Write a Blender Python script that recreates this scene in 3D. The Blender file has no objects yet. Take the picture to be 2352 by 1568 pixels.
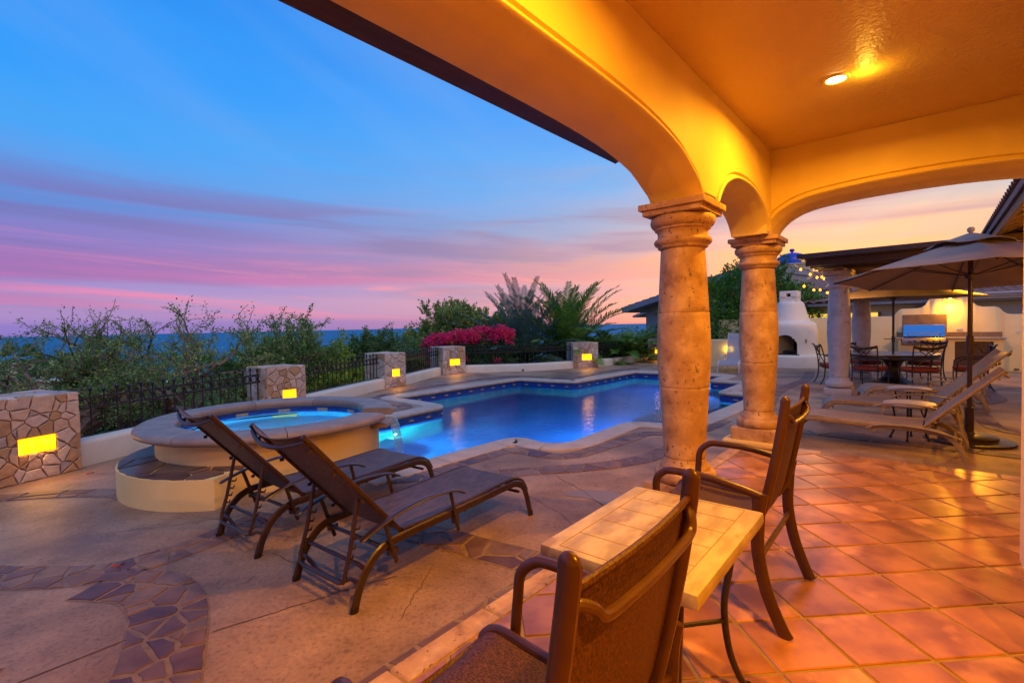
import bpy, bmesh, math, random
import numpy as np
from mathutils import Vector, Matrix
from mathutils.geometry import delaunay_2d_cdt
random.seed(7); rng = np.random.default_rng(7)
R = math.radians
sc = bpy.context.scene
col = sc.collection

# ------------------------------------------------------------------ camera
cd = bpy.data.cameras.new('camera'); cam = bpy.data.objects.new('camera', cd); col.objects.link(cam)
cd.sensor_width = 36.0; cd.lens = 36.0 * 1120 / 2352; cd.clip_start = 0.05; cd.clip_end = 60000
PITCH, ROLL = R(-1.85), R(1.2)
fwd = Vector((0, math.cos(PITCH), math.sin(PITCH))); up0 = Vector((0, -math.sin(PITCH), math.cos(PITCH))); r0 = Vector((1, 0, 0))
rt = r0 * math.cos(ROLL) - up0 * math.sin(ROLL); upv = up0 * math.cos(ROLL) + r0 * math.sin(ROLL)
cam.matrix_world = Matrix(((rt.x, upv.x, -fwd.x, 0), (rt.y, upv.y, -fwd.y, 0), (rt.z, upv.z, -fwd.z, 1.55), (0, 0, 0, 1)))
sc.camera = cam

# ------------------------------------------------------------------ view + world
sc.view_settings.view_transform = 'Standard'; sc.view_settings.look = 'None'
sc.view_settings.exposure = 0.42; sc.view_settings.gamma = 1.0; sc.view_settings.use_curve_mapping = False
sc.cycles.use_denoising = True
sc.cycles.max_bounces = 8; sc.cycles.diffuse_bounces = 4; sc.cycles.glossy_bounces = 4; sc.cycles.transmission_bounces = 6
sc.cycles.caustics_reflective = False; sc.cycles.caustics_refractive = False
sc.cycles.sample_clamp_indirect = 4.0

def s2l(c):
    return tuple(((v / 255) / 12.92 if v <= 10 else (((v / 255) + .055) / 1.055) ** 2.4) for v in c)

world = bpy.data.worlds.new("World"); sc.world = world; world.use_nodes = True
wt = world.node_tree; wn = wt.nodes; wl = wt.links; wn.clear()
def N(t, tree=wt, **kw):
    n = tree.nodes.new(t)
    for k, v in kw.items():
        if k.startswith('i_'):
            n.inputs[k[2:].replace('_', ' ')].default_value = v
        else: setattr(n, k, v)
    return n
def Mth(op, a, b=None, c=None, clamp=False, tree=wt):
    n = tree.nodes.new('ShaderNodeMath'); n.operation = op; n.use_clamp = clamp
    for i, v in enumerate((a, b, c)):
        if v is None: continue
        if isinstance(v, (int, float)): n.inputs[i].default_value = v
        else: tree.links.new(v, n.inputs[i])
    return n.outputs[0]
def Ramp(fac, stops, tree=wt, interp='EASE'):
    n = tree.nodes.new('ShaderNodeValToRGB'); n.color_ramp.interpolation = interp
    e = n.color_ramp.elements
    while len(e) > 1: e.remove(e[-1])
    e[0].position = stops[0][0]; e[0].color = (*stops[0][1], 1)
    for p, c in stops[1:]:
        k = e.new(p); k.color = (*c, 1)
    tree.links.new(fac, n.inputs[0]); return n.outputs[0]
def Mix(fac, a, b, tree=wt, blend='MIX'):
    n = tree.nodes.new('ShaderNodeMix'); n.data_type = 'RGBA'; n.blend_type = blend
    for s, v in ((n.inputs[0], fac), (n.inputs[6], a), (n.inputs[7], b)):
        if isinstance(v, (int, float)): s.default_value = v
        elif isinstance(v, tuple): s.default_value = (*v[:3], 1)
        else: tree.links.new(v, s)
    return n.outputs[2]
tc = N('ShaderNodeTexCoord'); sp = N('ShaderNodeSeparateXYZ'); wl.new(tc.outputs['Generated'], sp.inputs[0])
X, Y, Z = sp.outputs
hyp = Mth('SQRT', Mth('ADD', Mth('MULTIPLY', X, X), Mth('MULTIPLY', Y, Y)))
el = Mth('DIVIDE', Z, Mth('MAXIMUM', hyp, .02))                      # tan(elevation)
azn = Mth('DIVIDE', X, Mth('MAXIMUM', hyp, .02))                     # sin(azimuth)
west = Mth('MULTIPLY_ADD', Mth('DIVIDE', Mth('ADD', azn, .75), 1.4), 1, 0, clamp=True)
# slow warp of the layers
cn = N('ShaderNodeCombineXYZ'); wl.new(Mth('MULTIPLY', azn, 1.3), cn.inputs[0]); wl.new(Mth('MULTIPLY', el, 5.0), cn.inputs[1])
nz = N('ShaderNodeTexNoise'); nz.inputs['Scale'].default_value = 1.6; nz.inputs['Detail'].default_value = 3; wl.new(cn.outputs[0], nz.inputs['Vector'])
elw = Mth('ADD', el, Mth('MULTIPLY', Mth('SUBTRACT', nz.outputs[0], .5), Mth('MULTIPLY', Mth('MINIMUM', el, .5), .35)))
e01 = Mth('POWER', Mth('MAXIMUM', Mth('MINIMUM', elw, 1.0), .0), .5)    # sqrt: more room near the horizon
q = lambda v: math.sqrt(v)
left = Ramp(e01, [(0, s2l((136, 122, 198))), (q(.012), s2l((140, 124, 205))), (q(.030), s2l((168, 140, 206))), (q(.055), s2l((172, 142, 205))),
                  (q(.078), s2l((150, 132, 208))), (q(.095), s2l((178, 98, 182))), (q(.112), s2l((152, 98, 182))), (q(.15), s2l((124, 110, 196))), (q(.20), s2l((82, 128, 212))),
                  (q(.26), s2l((72, 152, 236))), (q(.33), s2l((48, 158, 246))), (q(.45), s2l((8, 150, 250))), (q(.60), s2l((0, 138, 244))), (1, s2l((30, 110, 205)))])
right = Ramp(e01, [(0, s2l((244, 150, 84))), (q(.012), s2l((250, 164, 92))), (q(.04), s2l((246, 158, 100))), (q(.065), s2l((226, 146, 122))), (q(.085), s2l((242, 158, 110))),
                   (q(.115), s2l((238, 164, 124))), (q(.15), s2l((224, 176, 152))), (q(.20), s2l((178, 186, 198))), (q(.28), s2l((112, 178, 232))),
                   (q(.40), s2l((86, 156, 238))), (q(.60), s2l((95, 140, 220))), (1, s2l((80, 120, 200)))])
base = Mix(Mth('POWER', west, 1.7), left, right)
# streaky clouds
cb = N('ShaderNodeCombineXYZ')
tilt = Mth('ADD', el, Mth('MULTIPLY', azn, .055))
wl.new(Mth('MULTIPLY', azn, 1.5), cb.inputs[0]); wl.new(Mth('MULTIPLY', tilt, 23.0), cb.inputs[1])
n1 = N('ShaderNodeTexNoise'); n1.inputs['Scale'].default_value = 1.35; n1.inputs['Detail'].default_value = 9; n1.inputs['Roughness'].default_value = .64; n1.inputs['Distortion'].default_value = .55
wl.new(cb.outputs[0], n1.inputs['Vector'])
band = Ramp(el, [(0, (0, 0, 0)), (.015, (.30,) * 3), (.05, (1, 1, 1)), (.085, (1, 1, 1)), (.12, (.30,) * 3), (.18, (.12,) * 3), (.3, (0, 0, 0))], interp='LINEAR')
cl1 = Mth('MULTIPLY', Ramp(n1.outputs[0], [(.50, (0, 0, 0)), (.64, (1, 1, 1))]), band)
pink = Mix(west, s2l((232, 120, 182)), s2l((255, 158, 124)))
sky1 = Mix(Mth('MULTIPLY', cl1, .82), base, pink)
cb2 = N('ShaderNodeCombineXYZ'); wl.new(Mth('MULTIPLY', azn, 1.1), cb2.inputs[0]); wl.new(Mth('MULTIPLY_ADD', tilt, 15.0, 7.3), cb2.inputs[1])
n2 = N('ShaderNodeTexNoise'); n2.inputs['Scale'].default_value = 1.3; n2.inputs['Detail'].default_value = 5; n2.inputs['Roughness'].default_value = .5; n2.inputs['Distortion'].default_value = .3
wl.new(cb2.outputs[0], n2.inputs['Vector'])
band2 = Ramp(el, [(0, (0, 0, 0)), (.05, (.40,) * 3), (.10, (.85,) * 3), (.20, (1,) * 3), (.27, (.15,) * 3), (.4, (0, 0, 0))], interp='LINEAR')
cl2 = Mth('MULTIPLY', Ramp(n2.outputs[0], [(.46, (0, 0, 0)), (.62, (1, 1, 1))]), band2)
dusk = Mix(west, s2l((108, 96, 176)), s2l((150, 122, 156)))
sky2 = Mix(Mth('MULTIPLY', cl2, .85), sky1, dusk)
cb4 = N('ShaderNodeCombineXYZ'); wl.new(Mth('MULTIPLY', azn, 3.2), cb4.inputs[0]); wl.new(Mth('MULTIPLY_ADD', tilt, 9.0, Mth('MULTIPLY', azn, -2.2)), cb4.inputs[1])
n4_ = N('ShaderNodeTexNoise'); n4_.inputs['Scale'].default_value = 1.1; n4_.inputs['Detail'].default_value = 6; n4_.inputs['Roughness'].default_value = .5; n4_.inputs['Distortion'].default_value = .4
wl.new(cb4.outputs[0], n4_.inputs['Vector'])
w3 = Mth('POWER', west, 4.0); b4 = Ramp(el, [(0, (.9,) * 3), (.10, (1, 1, 1)), (.22, (.9,) * 3), (.34, (.2,) * 3), (.5, (0, 0, 0))], interp='LINEAR')
sky2 = Mix(Mth('MULTIPLY', Mth('MULTIPLY', Ramp(n4_.outputs[0], [(.45, (0, 0, 0)), (.60, (1, 1, 1))]), w3), Mth('MULTIPLY', b4, .92)), sky2, s2l((255, 164, 78)))
sky2 = Mix(Mth('MULTIPLY', Mth('MULTIPLY', Ramp(n4_.outputs[0], [(.36, (1, 1, 1)), (.46, (0, 0, 0))]), w3), Mth('MULTIPLY', b4, .6)), sky2, s2l((176, 168, 178)))
# high thin veils in the blue
cb3 = N('ShaderNodeCombineXYZ'); wl.new(Mth('MULTIPLY_ADD', azn, 1.2, Mth('MULTIPLY', el, .8)), cb3.inputs[0]); wl.new(Mth('MULTIPLY_ADD', el, 3.0, Mth('MULTIPLY', azn, 1.9)), cb3.inputs[1])
n3 = N('ShaderNodeTexNoise'); n3.inputs['Scale'].default_value = 1.2; n3.inputs['Detail'].default_value = 4; n3.inputs['Roughness'].default_value = .55
wl.new(cb3.outputs[0], n3.inputs['Vector'])
cl3 = Mth('MULTIPLY', Ramp(n3.outputs[0], [(.42, (0, 0, 0)), (.68, (1, 1, 1))]), Ramp(el, [(.18, (0, 0, 0)), (.35, (1, 1, 1))]))
sky3 = Mix(Mth('MULTIPLY', cl3, .38), sky2, s2l((112, 164, 240)))
nish = N('ShaderNodeTexSky'); nish.sky_type = 'NISHITA'; nish.sun_disc = False; nish.sun_elevation = R(1.0); nish.sun_rotation = R(32)
bg1 = N('ShaderNodeBackground'); bg1.inputs[1].default_value = .05; wl.new(nish.outputs[0], bg1.inputs[0])
bg2 = N('ShaderNodeBackground'); bg2.inputs[1].default_value = .73; wl.new(sky3, bg2.inputs[0])
ad = N('ShaderNodeAddShader'); wl.new(bg1.outputs[0], ad.inputs[0]); wl.new(bg2.outputs[0], ad.inputs[1])
wo = N('ShaderNodeOutputWorld'); wl.new(ad.outputs[0], wo.inputs[0])

# soft twilight from the high sky, wide and weak
sd = bpy.data.lights.new('sun', 'SUN'); sun = bpy.data.objects.new('sun', sd); col.objects.link(sun)
sd.energy = .62; sd.angle = R(40); sd.color = (1, .84, .74)
sun.rotation_euler = Vector((-math.sin(R(160)) * math.cos(R(60)), -math.cos(R(160)) * math.cos(R(60)), -math.sin(R(60)))).to_track_quat('-Z', 'Y').to_euler()

WARM = (1.0, .40, .018)

# ------------------------------------------------------------------ materials
MATS = {}
def mat(name, c1, c2=None, rough=.6, scale=4., detail=4, bump=0., bscale=60., metal=0., spec=.5, stops=None, rand=0., hue=None, stretch=None, coat=0., palette=None, c3=None, s3=1., bdist=.01, sheen=0., subsurf=0., speck=0.):
    if name in MATS: return MATS[name]
    m = bpy.data.materials.new(name); m.use_nodes = True; t = m.node_tree; b = t.nodes['Principled BSDF']
    tcn = t.nodes.new('ShaderNodeTexCoord'); vec = tcn.outputs['Object']
    if stretch:
        mp = t.nodes.new('ShaderNodeMapping'); mp.inputs['Scale'].default_value = stretch; t.links.new(vec, mp.inputs[0]); vec = mp.outputs[0]
    oi = t.nodes.new('ShaderNodeObjectInfo')
    if palette:
        cr = Ramp(oi.outputs['Random'], [(i / len(palette), c) for i, c in enumerate(palette)], tree=t, interp='CONSTANT')
        # keep a per-object pick and vary inside the stone
        no = t.nodes.new('ShaderNodeTexNoise'); no.inputs['Scale'].default_value = scale; no.inputs['Detail'].default_value = detail
        no.noise_dimensions = '4D'; t.links.new(vec, no.inputs['Vector']); t.links.new(Mth('MULTIPLY', oi.outputs['Random'], 50, tree=t), no.inputs['W'])
        f = Ramp(no.outputs[0], [(.3, (0, 0, 0)), (.7, (1, 1, 1))], tree=t)
        dark = Mix(1.0, cr, (c1[0], c1[1], c1[2]), tree=t, blend='MULTIPLY')
        outc = Mix(f, dark, cr, tree=t)
    else:
        c2 = c2 or c1
        no = t.nodes.new('ShaderNodeTexNoise'); no.inputs['Scale'].default_value = scale; no.inputs['Detail'].default_value = detail
        t.links.new(vec, no.inputs['Vector'])
        if rand:
            no.noise_dimensions = '4D'; t.links.new(Mth('MULTIPLY', oi.outputs['Random'], 50, tree=t), no.inputs['W'])
        f = Ramp(no.outputs[0], [(.32, (0, 0, 0)), (.68, (1, 1, 1))], tree=t)
        outc = Mix(f, c1, c2, tree=t)
        if c3:
            no3 = t.nodes.new('ShaderNodeTexNoise'); no3.inputs['Scale'].default_value = s3; no3.inputs['Detail'].default_value = 6; t.links.new(vec, no3.inputs['Vector']); no3.noise_dimensions = '4D'; t.links.new(Mth('MULTIPLY', oi.outputs['Random'], 37, tree=t), no3.inputs['W'])
            f3 = Ramp(no3.outputs[0], [(.55, (0, 0, 0)), (.68, (1, 1, 1))], tree=t)
            outc = Mix(f3, outc, c3, tree=t)
        if speck:
            for sc_, am, lo in ((38, speck, .35), (5.5, speck * .8, .3)):
                ns_ = t.nodes.new('ShaderNodeTexNoise'); ns_.inputs['Scale'].default_value = sc_; ns_.inputs['Detail'].default_value = 9; ns_.inputs['Roughness'].default_value = .7; t.links.new(vec, ns_.inputs['Vector'])
                g_ = Ramp(ns_.outputs[0], [(lo, (.62, .60, .60)), (.5, (1, 1, 1)), (.68, (1.18, 1.16, 1.12))], tree=t)
                outc = Mix(am, outc, Mix(1.0, outc, g_, tree=t, blend='MULTIPLY'), tree=t)
        if rand:
            hs = t.nodes.new('ShaderNodeHueSaturation'); t.links.new(outc, hs.inputs['Color'])
            t.links.new(Mth('MULTIPLY_ADD', oi.outputs['Random'], rand, 1 - rand / 2, tree=t), hs.inputs['Value']); outc = hs.outputs[0]
    t.links.new(outc, b.inputs['Base Color'])
    b.inputs['Roughness'].default_value = rough; b.inputs['Metallic'].default_value = metal; b.inputs['Specular IOR Level'].default_value = spec
    if coat: b.inputs['Coat Weight'].default_value = coat; b.inputs['Coat Roughness'].default_value = .2
    if sheen: b.inputs['Sheen Weight'].default_value = sheen
    if bump:
        nb = t.nodes.new('ShaderNodeTexNoise'); nb.inputs['Scale'].default_value = bscale; nb.inputs['Detail'].default_value = 5; t.links.new(vec, nb.inputs['Vector'])
        if rand or palette: nb.noise_dimensions = '4D'; t.links.new(Mth('MULTIPLY', oi.outputs['Random'], 23, tree=t), nb.inputs['W'])
        bp = t.nodes.new('ShaderNodeBump'); bp.inputs['Strength'].default_value = bump; bp.inputs['Distance'].default_value = bdist
        t.links.new(nb.outputs[0], bp.inputs['Height']); t.links.new(bp.outputs[0], b.inputs['Normal'])
    MATS[name] = m; return m
def emis(name, c, s):
    m = bpy.data.materials.new(name); m.use_nodes = True; t = m.node_tree; b = t.nodes['Principled BSDF']
    b.inputs['Base Color'].default_value = (*c, 1); b.inputs['Emission Color'].default_value = (*c, 1); b.inputs['Emission Strength'].default_value = s
    return m

stucco = mat('cream_stucco', (.74, .55, .18), (.80, .61, .22), rough=.55, scale=2.2, bump=.22, bscale=55, bdist=.006)
stucco_ceiling = mat('ceiling_stucco', (.68, .47, .12), (.72, .51, .14), rough=.42, scale=1.5, bump=.7, bscale=38, bdist=.012)
stucco_pale = mat('pale_cream_stucco', (.76, .66, .50), (.82, .72, .57), rough=.6, scale=2.2, bump=.2, bscale=50, bdist=.005)
stucco_yellow = mat('yellow_stucco', (.76, .58, .28), (.80, .63, .33), rough=.7, scale=2, bump=.2, bscale=50, bdist=.005)
stucco_spa = mat('tan_stucco', (.80, .58, .23), (.85, .64, .28), rough=.65, scale=2.5, bump=.2, bscale=45, bdist=.005)
stucco_white = mat('white_stucco', (.80, .72, .58), (.86, .79, .66), rough=.65, scale=2, bump=.25, bscale=30, bdist=.006)
concrete = mat('tinted_concrete', (.22, .138, .085), (.45, .30, .19), rough=.55, scale=1.0, detail=12, bump=.5, bscale=14, spec=.35, speck=.9, c3=(.17, .118, .10), s3=.8, bdist=.008)
coping_m = mat('coping_concrete', (.46, .36, .28), (.56, .45, .35), rough=.55, scale=5, detail=7, bump=.25, bscale=30, rand=.12, bdist=.004)
flag_m = mat('flagstone', (.62, .55, .6), rough=.55, scale=7, detail=7, bump=.5, bscale=14, bdist=.012,
             palette=[(.21, .12, .09), (.26, .16, .11), (.17, .10, .095), (.24, .165, .125), (.13, .07, .08), (.29, .18, .11), (.22, .14, .11), (.17, .095, .09), (.19, .11, .085), (.25, .14, .085)])
spa_coping_m = mat('brown_coping', (.26, .185, .145), (.35, .26, .20), rough=.5, scale=5, detail=7, bump=.25, bscale=30, rand=.1, bdist=.004)
flag_wet = mat('dark_flagstone', (.55, .5, .55), rough=.32, scale=6, detail=7, bump=.6, bscale=12, bdist=.012, palette=[(.13, .07, .06), (.17, .10, .075), (.10, .055, .06), (.15, .10, .09), (.09, .045, .055)])
grout_m = mat('grey_grout', (.19, .135, .105), (.27, .195, .15), rough=.8, scale=12, bump=.4, bscale=60)
wallstone = mat('wall_stone', (.84, .79, .76), rough=.75, scale=9, detail=7, bump=.7, bscale=16, bdist=.02,
                palette=[(.66, .46, .31), (.74, .56, .41), (.54, .41, .36), (.76, .61, .47), (.54, .33, .16), (.68, .51, .38), (.60, .36, .18), (.72, .56, .45), (.48, .40, .37), (.70, .50, .34)])
mortar = mat('dark_mortar', (.16, .12, .095), (.24, .185, .145), rough=.9, scale=20, bump=.5, bscale=80)
terracotta = mat('terracotta', (.22, .078, .026), (.46, .20, .075), rough=.30, scale=4.0, detail=9, bump=.35, bscale=14, rand=.42, c3=(.56, .27, .12), s3=3.5, bdist=.004)
tgrout = mat('tile_grout', (.27, .175, .075), (.33, .22, .10), rough=.8, scale=15)
bronze = mat('brown_powder_coat', (.030, .014, .011), (.040, .019, .014), rough=.34, scale=20, spec=.6)
bronze_l = mat('bronze_frame', (.052, .019, .009), (.065, .025, .012), rough=.3, scale=20, spec=.6)
black_iron = mat('black_iron', (.012, .010, .011), (.02, .016, .016), rough=.4, scale=30, spec=.5)
tan_metal = mat('tan_frame', (.30, .22, .15), (.36, .27, .19), rough=.35, scale=12)
white_metal = mat('white_frame', (.62, .60, .62), (.68, .66, .68), rough=.4, scale=12)
sea_pebble = mat('table_stone', (.62, .54, .46), (.72, .64, .55), rough=.4, scale=8, detail=7, bump=.1, bscale=40)
tabletop_m = mat('travertine_tabletop', (.30, .235, .16), (.47, .39, .285), rough=.42, scale=7, detail=8, bump=.35, bscale=25, c3=(.27, .185, .11), s3=8, stretch=(1, 2.5, 1), bdist=.004)
red_cushion = mat('red_cushion', (.30, .045, .016), (.36, .06, .022), rough=.85, scale=20, bump=.2, bscale=120)
canvas = mat('taupe_canvas', (.30, .235, .20), (.34, .27, .23), rough=.9, scale=6, bump=.12, bscale=200)
dark_wood = mat('dark_wood', (.045, .020, .012), (.075, .034, .018), rough=.55, scale=3, detail=6, bump=.3, bscale=20, stretch=(1, 12, 12))
wood_b = mat('brown_wood', (.10, .05, .03), (.15, .08, .045), rough=.6, scale=3, bump=.3, bscale=20, stretch=(1, 12, 12))
steel = mat('stainless_steel', (.62, .60, .58), (.70, .68, .66), rough=.22, metal=1., scale=3, stretch=(1, 1, 40))
counter_m = mat('counter_granite', (.30, .24, .18), (.40, .33, .25), rough=.3, scale=14, detail=8)
splash_m = mat('brown_tile', (.20, .125, .08), (.27, .17, .11), rough=.4, scale=6, detail=8)
black_m = mat('matt_black', (.012, .008, .007), (.02, .013, .01), rough=.9)  # flat black; inside the hearth arch it stands in for shade
tile_blue = mat('blue_pool_tile', (.012, .05, .30), (.02, .08, .40), rough=.18, scale=25, rand=.2)
accent_m = mat('cream_accent_tile', (.42, .37, .20), (.50, .45, .26), rough=.3, scale=20)
basin_m = mat('pool_plaster', (.001, .075, .44), (.002, .12, .56), rough=.7, scale=1.4)
roof_tile = mat('clay_roof_tile', (.30, .17, .13), (.38, .22, .17), rough=.8, scale=5, rand=.2)
grey_stucco = mat('grey_house_stucco', (.34, .33, .30), (.38, .37, .33), rough=.8, scale=2)
trim_grey = mat('grey_eave_trim', (.24, .24, .27), (.28, .28, .31), rough=.6, scale=2)
dome_m = mat('blue_dome_tile', (.03, .06, .42), (.04, .09, .50), rough=.35, scale=12, bump=.2, bscale=30)
bark = mat('tree_bark', (.17, .10, .07), (.28, .17, .11), rough=.85, scale=6, bump=.7, bscale=25, bdist=.02)
bark_d = mat('dark_bark', (.07, .045, .035), (.12, .08, .06), rough=.85, scale=6, bump=.6, bscale=25, bdist=.02)

def leafmat(name, ca, cb_, cc, scale=1.2, trans=.35):
    m = bpy.data.materials.new(name); m.use_nodes = True; t = m.node_tree; b = t.nodes['Principled BSDF']
    g = t.nodes.new('ShaderNodeNewGeometry'); tcn = t.nodes.new('ShaderNodeTexCoord')
    no = t.nodes.new('ShaderNodeTexNoise'); no.inputs['Scale'].default_value = scale; no.inputs['Detail'].default_value = 3; t.links.new(tcn.outputs['Object'], no.inputs['Vector'])
    f = Mth('ADD', Mth('MULTIPLY', no.outputs[0], .75, tree=t), Mth('MULTIPLY', g.outputs['Random Per Island'], .5, tree=t), tree=t)
    c = Ramp(f, [(.38, ca), (.62, cb_), (.88, cc)], tree=t)
    t.links.new(c, b.inputs['Base Color']); b.inputs['Roughness'].default_value = .5; b.inputs['Specular IOR Level'].default_value = .4
    tr = t.nodes.new('ShaderNodeBsdfTranslucent'); t.links.new(c, tr.inputs[0])
    mx = t.nodes.new('ShaderNodeMixShader'); mx.inputs[0].default_value = trans
    t.links.new(b.outputs[0], mx.inputs[1]); t.links.new(tr.outputs[0], mx.inputs[2]); t.links.new(mx.outputs[0], t.nodes['Material Output'].inputs[0])
    return m
leaf_olive = leafmat('olive_leaf', (0.111, 0.208, 0.057), (0.208, 0.366, 0.092), (0.479, 0.608, 0.113))
leaf_yel = leafmat('yellow_green_leaf', (0.109, 0.261, 0.031), (0.261, 0.435, 0.034), (0.739, 0.652, 0.051))
leaf_dark = leafmat('dark_leaf', (0.066, 0.146, 0.055), (0.123, 0.229, 0.068), (0.229, 0.368, 0.079))
leaf_tall = leafmat('grey_green_leaf', (0.161, 0.239, 0.071), (0.288, 0.383, 0.092), (0.574, 0.574, 0.123))
leaf_citrus = leafmat('citrus_leaf', (0.041, 0.121, 0.020), (0.081, 0.223, 0.030), (0.182, 0.405, 0.050))
leaf_hedge = leafmat('hedge_leaf', (0.087, 0.175, 0.040), (0.146, 0.277, 0.052), (0.350, 0.408, 0.069))
leaf_flower = leafmat('magenta_bract', (.80, .02, .17), (.95, .06, .28), (.90, .12, .07), scale=2.5, trans=.35)
leaf_palm = leafmat('palm_leaf', (.08, .19, .03), (.13, .30, .04), (.26, .38, .06), scale=.8, trans=.3)
leaf_palmb = leafmat('blue_palm_leaf', (.07, .15, .12), (.11, .20, .16), (.16, .24, .15), scale=.8, trans=.25)
fruit_m = mat('orange_fruit', (.75, .25, .02), (.8, .3, .03), rough=.4)

# sling fabric: woven look
def sling_mat(name, c1, c2, rough=.55):
    m = mat(name, c1, c2, rough=rough, scale=210, detail=2, bump=.4, bscale=420, stretch=(.7, 1, .7), bdist=.0012, spec=.4); return m
def streak_mat(name, c1, c2):
    return mat(name, c1, c2, rough=.5, scale=150, detail=3, bump=.4, bscale=200, stretch=(.07, 1, .3), bdist=.0015, spec=.45)
sling_brown = streak_mat('brown_sling', (.045, .024, .020), (.15, .095, .078))
sling_chair = sling_mat('rust_brown_sling', (.020, .0055, .003), (.095, .034, .018))
sling_tan = sling_mat('tan_sling', (.27, .19, .14), (.34, .25, .19))
sling_white = sling_mat('pale_sling', (.36, .35, .40), (.44, .43, .48))

def see_through(m, f):
    t = m.node_tree; tr = t.nodes.new('ShaderNodeBsdfTransparent'); mx = t.nodes.new('ShaderNodeMixShader'); mx.inputs[0].default_value = f
    t.links.new(t.nodes['Principled BSDF'].outputs[0], mx.inputs[1]); t.links.new(tr.outputs[0], mx.inputs[2]); t.links.new(mx.outputs[0], t.nodes['Material Output'].inputs[0])
see_through(sling_white, .30)
# concrete stone (cantera) of the columns
def cantera(cname='pitted_cantera_stone', k_=1., bl_=.6, sp_=1.):
    m = bpy.data.materials.new(cname); m.use_nodes = True; t = m.node_tree; b = t.nodes['Principled BSDF']
    tcn = t.nodes.new('ShaderNodeTexCoord'); v = tcn.outputs['Object']
    n1 = N('ShaderNodeTexNoise', t); n1.inputs['Scale'].default_value = 5; n1.inputs['Detail'].default_value = 8; n1.inputs['Roughness'].default_value = .65; t.links.new(v, n1.inputs['Vector'])
    c = Ramp(n1.outputs[0], [(.32, (.27 * k_ * (1 + (1 - sp_)), .145 * k_, .07 * k_ ** 3)), (.48, (.48 * k_, .29 * k_, .145 * k_ ** 3)), (.66, (.64 * k_, .44 * k_, .25 * k_ ** 3))], tree=t)
    n2 = N('ShaderNodeTexNoise', t); n2.inputs['Scale'].default_value = 3.2; n2.inputs['Detail'].default_value = 2; t.links.new(v, n2.inputs['Vector'])
    blot = Ramp(n2.outputs[0], [(.62, (0, 0, 0)), (.72, (1, 1, 1))], tree=t)
    c = Mix(Mth('MULTIPLY', blot, bl_, tree=t), c, (.28, .14, .10), tree=t)
    vo = N('ShaderNodeTexNoise', t); vo.inputs['Scale'].default_value = 34; vo.inputs['Detail'].default_value = 3.5; vo.inputs['Roughness'].default_value = .6
    mp = N('ShaderNodeMapping', t); mp.inputs['Scale'].default_value = (1, 1, .75); t.links.new(v, mp.inputs[0]); t.links.new(mp.outputs[0], vo.inputs['Vector'])
    n5 = N('ShaderNodeTexNoise', t); n5.inputs['Scale'].default_value = 2.3; n5.inputs['Detail'].default_value = 2; t.links.new(v, n5.inputs['Vector'])
    pv = Mth('ADD', vo.outputs[0], Mth('MULTIPLY', Mth('SUBTRACT', n5.outputs[0], .5, tree=t), .35, tree=t), tree=t)
    pit = Ramp(pv, [(.635, (0, 0, 0)), (.67, (1, 1, 1))], tree=t)
    c = Mix(Mth('MULTIPLY', pit, .8, tree=t), c, (.12, .065, .05), tree=t)
    t.links.new(c, b.inputs['Base Color']); b.inputs['Roughness'].default_value = .62
    n4 = N('ShaderNodeTexNoise', t); n4.inputs['Scale'].default_value = 50; n4.inputs['Detail'].default_value = 5; t.links.new(v, n4.inputs['Vector'])
    h = Mth('SUBTRACT', Mth('MULTIPLY', n4.outputs[0], .35, tree=t), pit, tree=t)
    bp = N('ShaderNodeBump', t); bp.inputs['Strength'].default_value = .6; bp.inputs['Distance'].default_value = .008; t.links.new(h, bp.inputs['Height']); t.links.new(bp.outputs[0], b.inputs['Normal'])
    return m
def N_sep(t, sock):
    s = t.nodes.new('ShaderNodeSeparateColor'); t.links.new(sock, s.inputs[0]); return s.outputs[0]
stone_col = cantera(); stone_pale = cantera('pale_cantera_stone', 1.22, .18)
_r = [n for n in stone_pale.node_tree.nodes if n.type == 'VALTORGB'][0].color_ramp.elements
_r[0].color = (.52, .42, .36, 1); _r[1].color = (.60, .50, .44, 1); _r[2].color = (.66, .57, .51, 1)

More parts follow.
